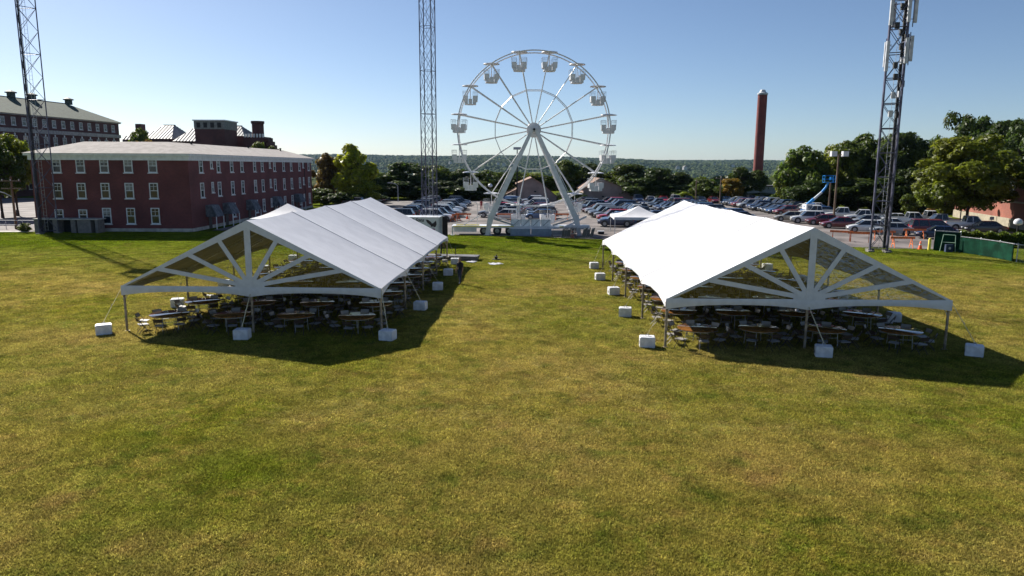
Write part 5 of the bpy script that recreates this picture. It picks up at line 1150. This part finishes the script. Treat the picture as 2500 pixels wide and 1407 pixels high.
MB().path([(0, 0, tz-2.4), (-.8, -.2, tz-1.9), (-2.2, -.4, tz-1.5)], .05, 6).box((-2.5, -.45, tz-1.45), (.7, .25, .14)).build('street_lamp_arm', ANTENNA, T)
p = G(972, 493); tz = AT(970, 451, p.y).z; T = thing('street_lamp', 'grey street lamp with curved single arm at the far lot edge', 'street lamp', (p.x, p.y, 0)); MB().bar((0, 0, 0), (0, 0, tz-.3), .1, 8, .07).build('pole', ANTENNA, T); MB().path([(0, 0, tz-.3), (-.5, 0, tz+.15), (-1.3, 0, tz+.35)], .06, 6).box((-1.75, 0, tz+.36), (.9, .3, .15)).build('arm', ANTENNA, T)
p = G(1262, 492); tz = AT(1267, 366, p.y).z; T = thing('light_pole', 'tall dark light pole with wide head seen through the ferris wheel', 'light pole', (p.x, p.y, 0)); MB().bar((0, 0, 0), (0, 0, tz), .18, 8, .12).build('pole', DARK, T); MB().box((0, 0, tz+.3), (1.7, .9, .55)).build('lamp_head', RIDE_G, T)
for a_, b_, t_, wh_ in ((2343, 545, 459, 'beside the trunk of the broad maple'), (2480, 592, 540, 'by the hedge and brick gatehouse'), (1197, 500, 452, 'behind the ferris wheel leg')):
    p = G(a_, b_); tz = AT(a_, t_, p.y).z; T = thing('globe_lamp', f'dark lamp post with white domed shade {wh_}', 'lamp post', (p.x, p.y, 0)); MB().bar((0, 0, 0), (0, 0, tz-.4), .08, 8, .06).build('post', DARK, T); MB().lathe([(.1, -.45), (.42, -.3), (.45, -.05), (.3, .18), (.05, .28)], 16, (0, 0, tz)).build('shade', RIDE, T, smooth=50)
p = G(2418, 561); T = thing('lot_sign', 'small white sign on a post before the orange brick wall', 'sign', (p.x, p.y, 0)); MB().bar((0, 0, 0), (0, 0, 1.7), .03, 6).build('post', STEEL, T); MB().box((0, -.04, 1.45), (.55, .02, .4)).build('plate', RIDE, T)
rl = thing('pipe_railing', 'weathered pipe railing along the service road by the old hall', 'railing', (-58.5, 85.5, 0))
for x in range(-8, 4, 2): MB().bar((x, 0, 0), (x, 0, 1.1), .035, 6).build('post', ANTENNA, rl)
for z in (.55, 1.08): MB().bar((-8, 0, z), (2, 0, z), .03, 6).build('rail', ANTENNA, rl)
p = G(1467, 572); T = thing('equipment_crate', 'small grey crate with white lid on the asphalt by the canopy', 'crate', (p.x, p.y, .005)); MB().box((0, 0, .16), (.7, .5, .3)).build('body', DARK, T); MB().box((0, 0, .34), (.76, .56, .06)).build('lid', RIDE, T)

# ------------------------------------------------------------------ things lying on the lawn
p = G(1107, 636); T = thing('stage_decks', 'low stack of grey stage decks on the grass behind the tent', 'decks', (p.x-1.2, p.y+.6, 0), math.radians(-8))
for i in range(3): MB().box((.05*i, .04*i, .06+.13*i), (6.4, 1.3, .11)).build('deck', M('deck_grey', (.10, .10, .115), .6, var=.2), T)
for x in (.3, 1.3): MB().bar((x, .3, .4), (x, .3, 1.0), .035, 6).build('upright', DARK, T)
p = G(1211, 634); T = thing('cable_reel', 'small dark cable reel lying on the open lawn', 'reel', (p.x, p.y, 0)); MB().lathe([(.32, 0), (.32, .05), (.12, .06), (.12, .2), (.2, .22), (.2, .26)], 14).build('drum', DARK, T); MB().bar((0, 0, .2), (.05, 0, .42), .05, 6).build('handle', DARK, T); MB().path([(.3, 0, .03), (.55, .15, .03), (.8, .05, .03), (.95, .2, .03)], .03, 5).build('cable', DARK, T)
def cloth(loc, s, rz, label, name='plastic_sheet'):
    T = thing(name, label, 'sheet', loc, rz); q = MB(); q.grid(lambda u, v: Vector(((u-.5)*s*(1+.2*math.sin(v*7)), (v-.5)*s*.7*(1+.25*math.sin(u*5)), .05+.06*abs(math.sin(u*9+v*4)*math.sin(v*8)))), 14, 10); q.build('sheet', RIDE, T, smooth=60)
cloth(G(1210, 646), 1.0, .3, 'crumpled white plastic sheet on the open lawn'); cloth(G(1152, 641), .8, .9, 'small pale cloth on the lawn beside the grey decks', 'cloth')

# ------------------------------------------------------------------ people
def person(loc, rz, shirt, pants, skin, hair, label, stride=.1, arm=.05, cap=None):
    J = {'pel': (0, 0, .96), 'spi': (0, .01, 1.14), 'che': (0, .0, 1.34), 'nec': (0, .0, 1.49), 'hea': (0, -.015, 1.58), 'top': (0, -.01, 1.70)}
    R_ = {'pel': (.15, .11), 'spi': (.135, .10), 'che': (.165, .11), 'nec': (.06, .06), 'hea': (.078, .092), 'top': (.07, .08)}
    E_ = [('pel', 'spi'), ('spi', 'che'), ('che', 'nec'), ('nec', 'hea'), ('hea', 'top')]
    for s, nm in ((-1, 'l'), (1, 'r')):
        J.update({nm+'sh': (s*.185, .01, 1.41), nm+'el': (s*.245, .02, 1.13), nm+'wr': (s*.255, -.03-arm, .89), nm+'ha': (s*.25, -.05-arm, .81), nm+'hip': (s*.095, 0, .90), nm+'kn': (s*.11, -.02-s*stride*.5, .50), nm+'an': (s*.115, .02-s*stride, .09), nm+'to': (s*.125, -.13-s*stride, .045)})
        R_.update({nm+'sh': (.075, .07), nm+'el': (.05, .05), nm+'wr': (.033, .033), nm+'ha': (.042, .026), nm+'hip': (.10, .10), nm+'kn': (.068, .07), nm+'an': (.05, .05), nm+'to': (.05, .04)})
        E_ += [('che', nm+'sh'), (nm+'sh', nm+'el'), (nm+'el', nm+'wr'), (nm+'wr', nm+'ha'), ('pel', nm+'hip'), (nm+'hip', nm+'kn'), (nm+'kn', nm+'an'), (nm+'an', nm+'to')]
    K = list(J); me = bpy.data.meshes.new('skel'); me.from_pydata([J[k] for k in K], [(K.index(a), K.index(b)) for a, b in E_], []); ob = bpy.data.objects.new('skel', me); COL.objects.link(ob)
    sk = ob.modifiers.new('skin', 'SKIN'); 
    for i, k in enumerate(K): me.skin_vertices[0].data[i].radius = R_[k]; me.skin_vertices[0].data[i].use_root = (k == 'pel')
    sk.use_smooth_shade = True; sb = ob.modifiers.new('sub', 'SUBSURF'); sb.levels = sb.render_levels = 2
    bpy.context.view_layer.update(); bm_ = bpy.data.meshes.new_from_object(ob.evaluated_get(bpy.context.evaluated_depsgraph_get())); bpy.data.objects.remove(ob)
    q = MB(); q.v = [tuple(v.co) for v in bm_.vertices]; q.f = [tuple(f.vertices) for f in bm_.polygons]; q.m = []
    for f in bm_.polygons:
        c = f.center; arm_ = abs(c.x) > .2 and c.z < 1.3
        q.m.append(2 if c.z > 1.47 or (arm_ and c.z < 1.14) else 3 if c.z < .1 else 0 if c.z > .95 else 1)
    for s in (-1, 1):
        hx, hy = s*.25, -.05-arm
        for k in range(4): q.bar((hx-.012+s*.0, hy-.03+.02*k, .79), (hx-s*.01, hy-.03+.02*k, .715-.012*(1-abs(k-1.5)/1.5)), .009, 5, .007, mi=2)
        q.bar((hx-s*.02, hy-.04, .83), (hx-s*.03, hy-.075, .76), .010, 5, .008, mi=2)
    q.prism([(-.012, -.10, 1.60), (.012, -.10, 1.60), (.016, -.128, 1.575), (-.016, -.128, 1.575)], (0, 0, -.02), (0, 0, .0), mi=2)
    for s in (-1, 1): q.box((s*.088, 0, 1.605), (.018, .04, .06), mi=2); q.box((s*.032, -.098, 1.625), (.022, .01, .012), mi=4)
    q.box((0, -.10, 1.548), (.05, .01, .012), mi=4)
    T = thing('person', label, 'person', loc, rz); f = lambda nm, c: M('cloth_'+nm, c, .8, var=.2, scale=12, bump=.2)
    q.build('body', [f(f'shirt{shirt[2]:.3f}', shirt), f(f'pants{pants[2]:.3f}', pants), f('skin', skin), f('shoe', (.03, .03, .03)), f('eye', (.02, .015, .015))], T, smooth=70)
    hr = MB().lathe([(.095, -.02), (.102, .03), (.088, .085), (.04, .115), (.005, .12)], 14, (0, .008, 1.645)); hr.build('hair' if cap is None else 'cap', M('hair_or_cap'+str(cap), hair if cap is None else cap, .8), T, smooth=60)
    if cap is not None: MB().prism([(-.07, -.07, 1.665), (.07, -.07, 1.665), (.05, -.18, 1.65), (-.05, -.18, 1.65)], (0, 0, 0), (0, 0, .012)).build('cap_brim', M('hair_or_cap'+str(cap), cap, .8), T)
    return T
p = G(1123, 694); person((p.x, p.y, 0), math.radians(-35), (.022, .02, .026), (.03, .045, .08), (.30, .17, .11), (.03, .02, .02), 'person in dark shirt, jeans and cap walking between the tents', .14, .04, (.16, .12, .10))
p = G(1077, 624); person((p.x, p.y, 0), math.radians(120), (.02, .02, .02), (.02, .02, .022), (.28, .16, .11), (.02, .015, .015), 'person in black standing behind the rear corner of the tent', .1, .12)
p = G(1175, 512); person((p.x, p.y, 0), math.radians(20), (.42, .02, .03), (.35, .02, .03), (.30, .17, .11), (.05, .03, .02), 'person in red standing among the parked cars behind the ferris wheel', .06, .05)

# ------------------------------------------------------------------ air
hz = bpy.data.materials.new('haze_air'); hz.use_nodes = True; N = hz.node_tree.nodes; N.clear(); out = N.new('ShaderNodeOutputMaterial'); pv = N.new('ShaderNodeVolumePrincipled')
pv.inputs['Color'].default_value = (.42, .66, 1., 1); pv.inputs['Density'].default_value = 2.3e-5; pv.inputs['Anisotropy'].default_value = .1; hz.node_tree.links.new(pv.outputs[0], out.inputs['Volume'])
hb_ = MB().box((0, 3300, 15), (14000, 7000, 190)).build('haze', hz); tag(hb_, 'thin pale blue air between the lawn and the far hills', 'haze', kind='stuff')
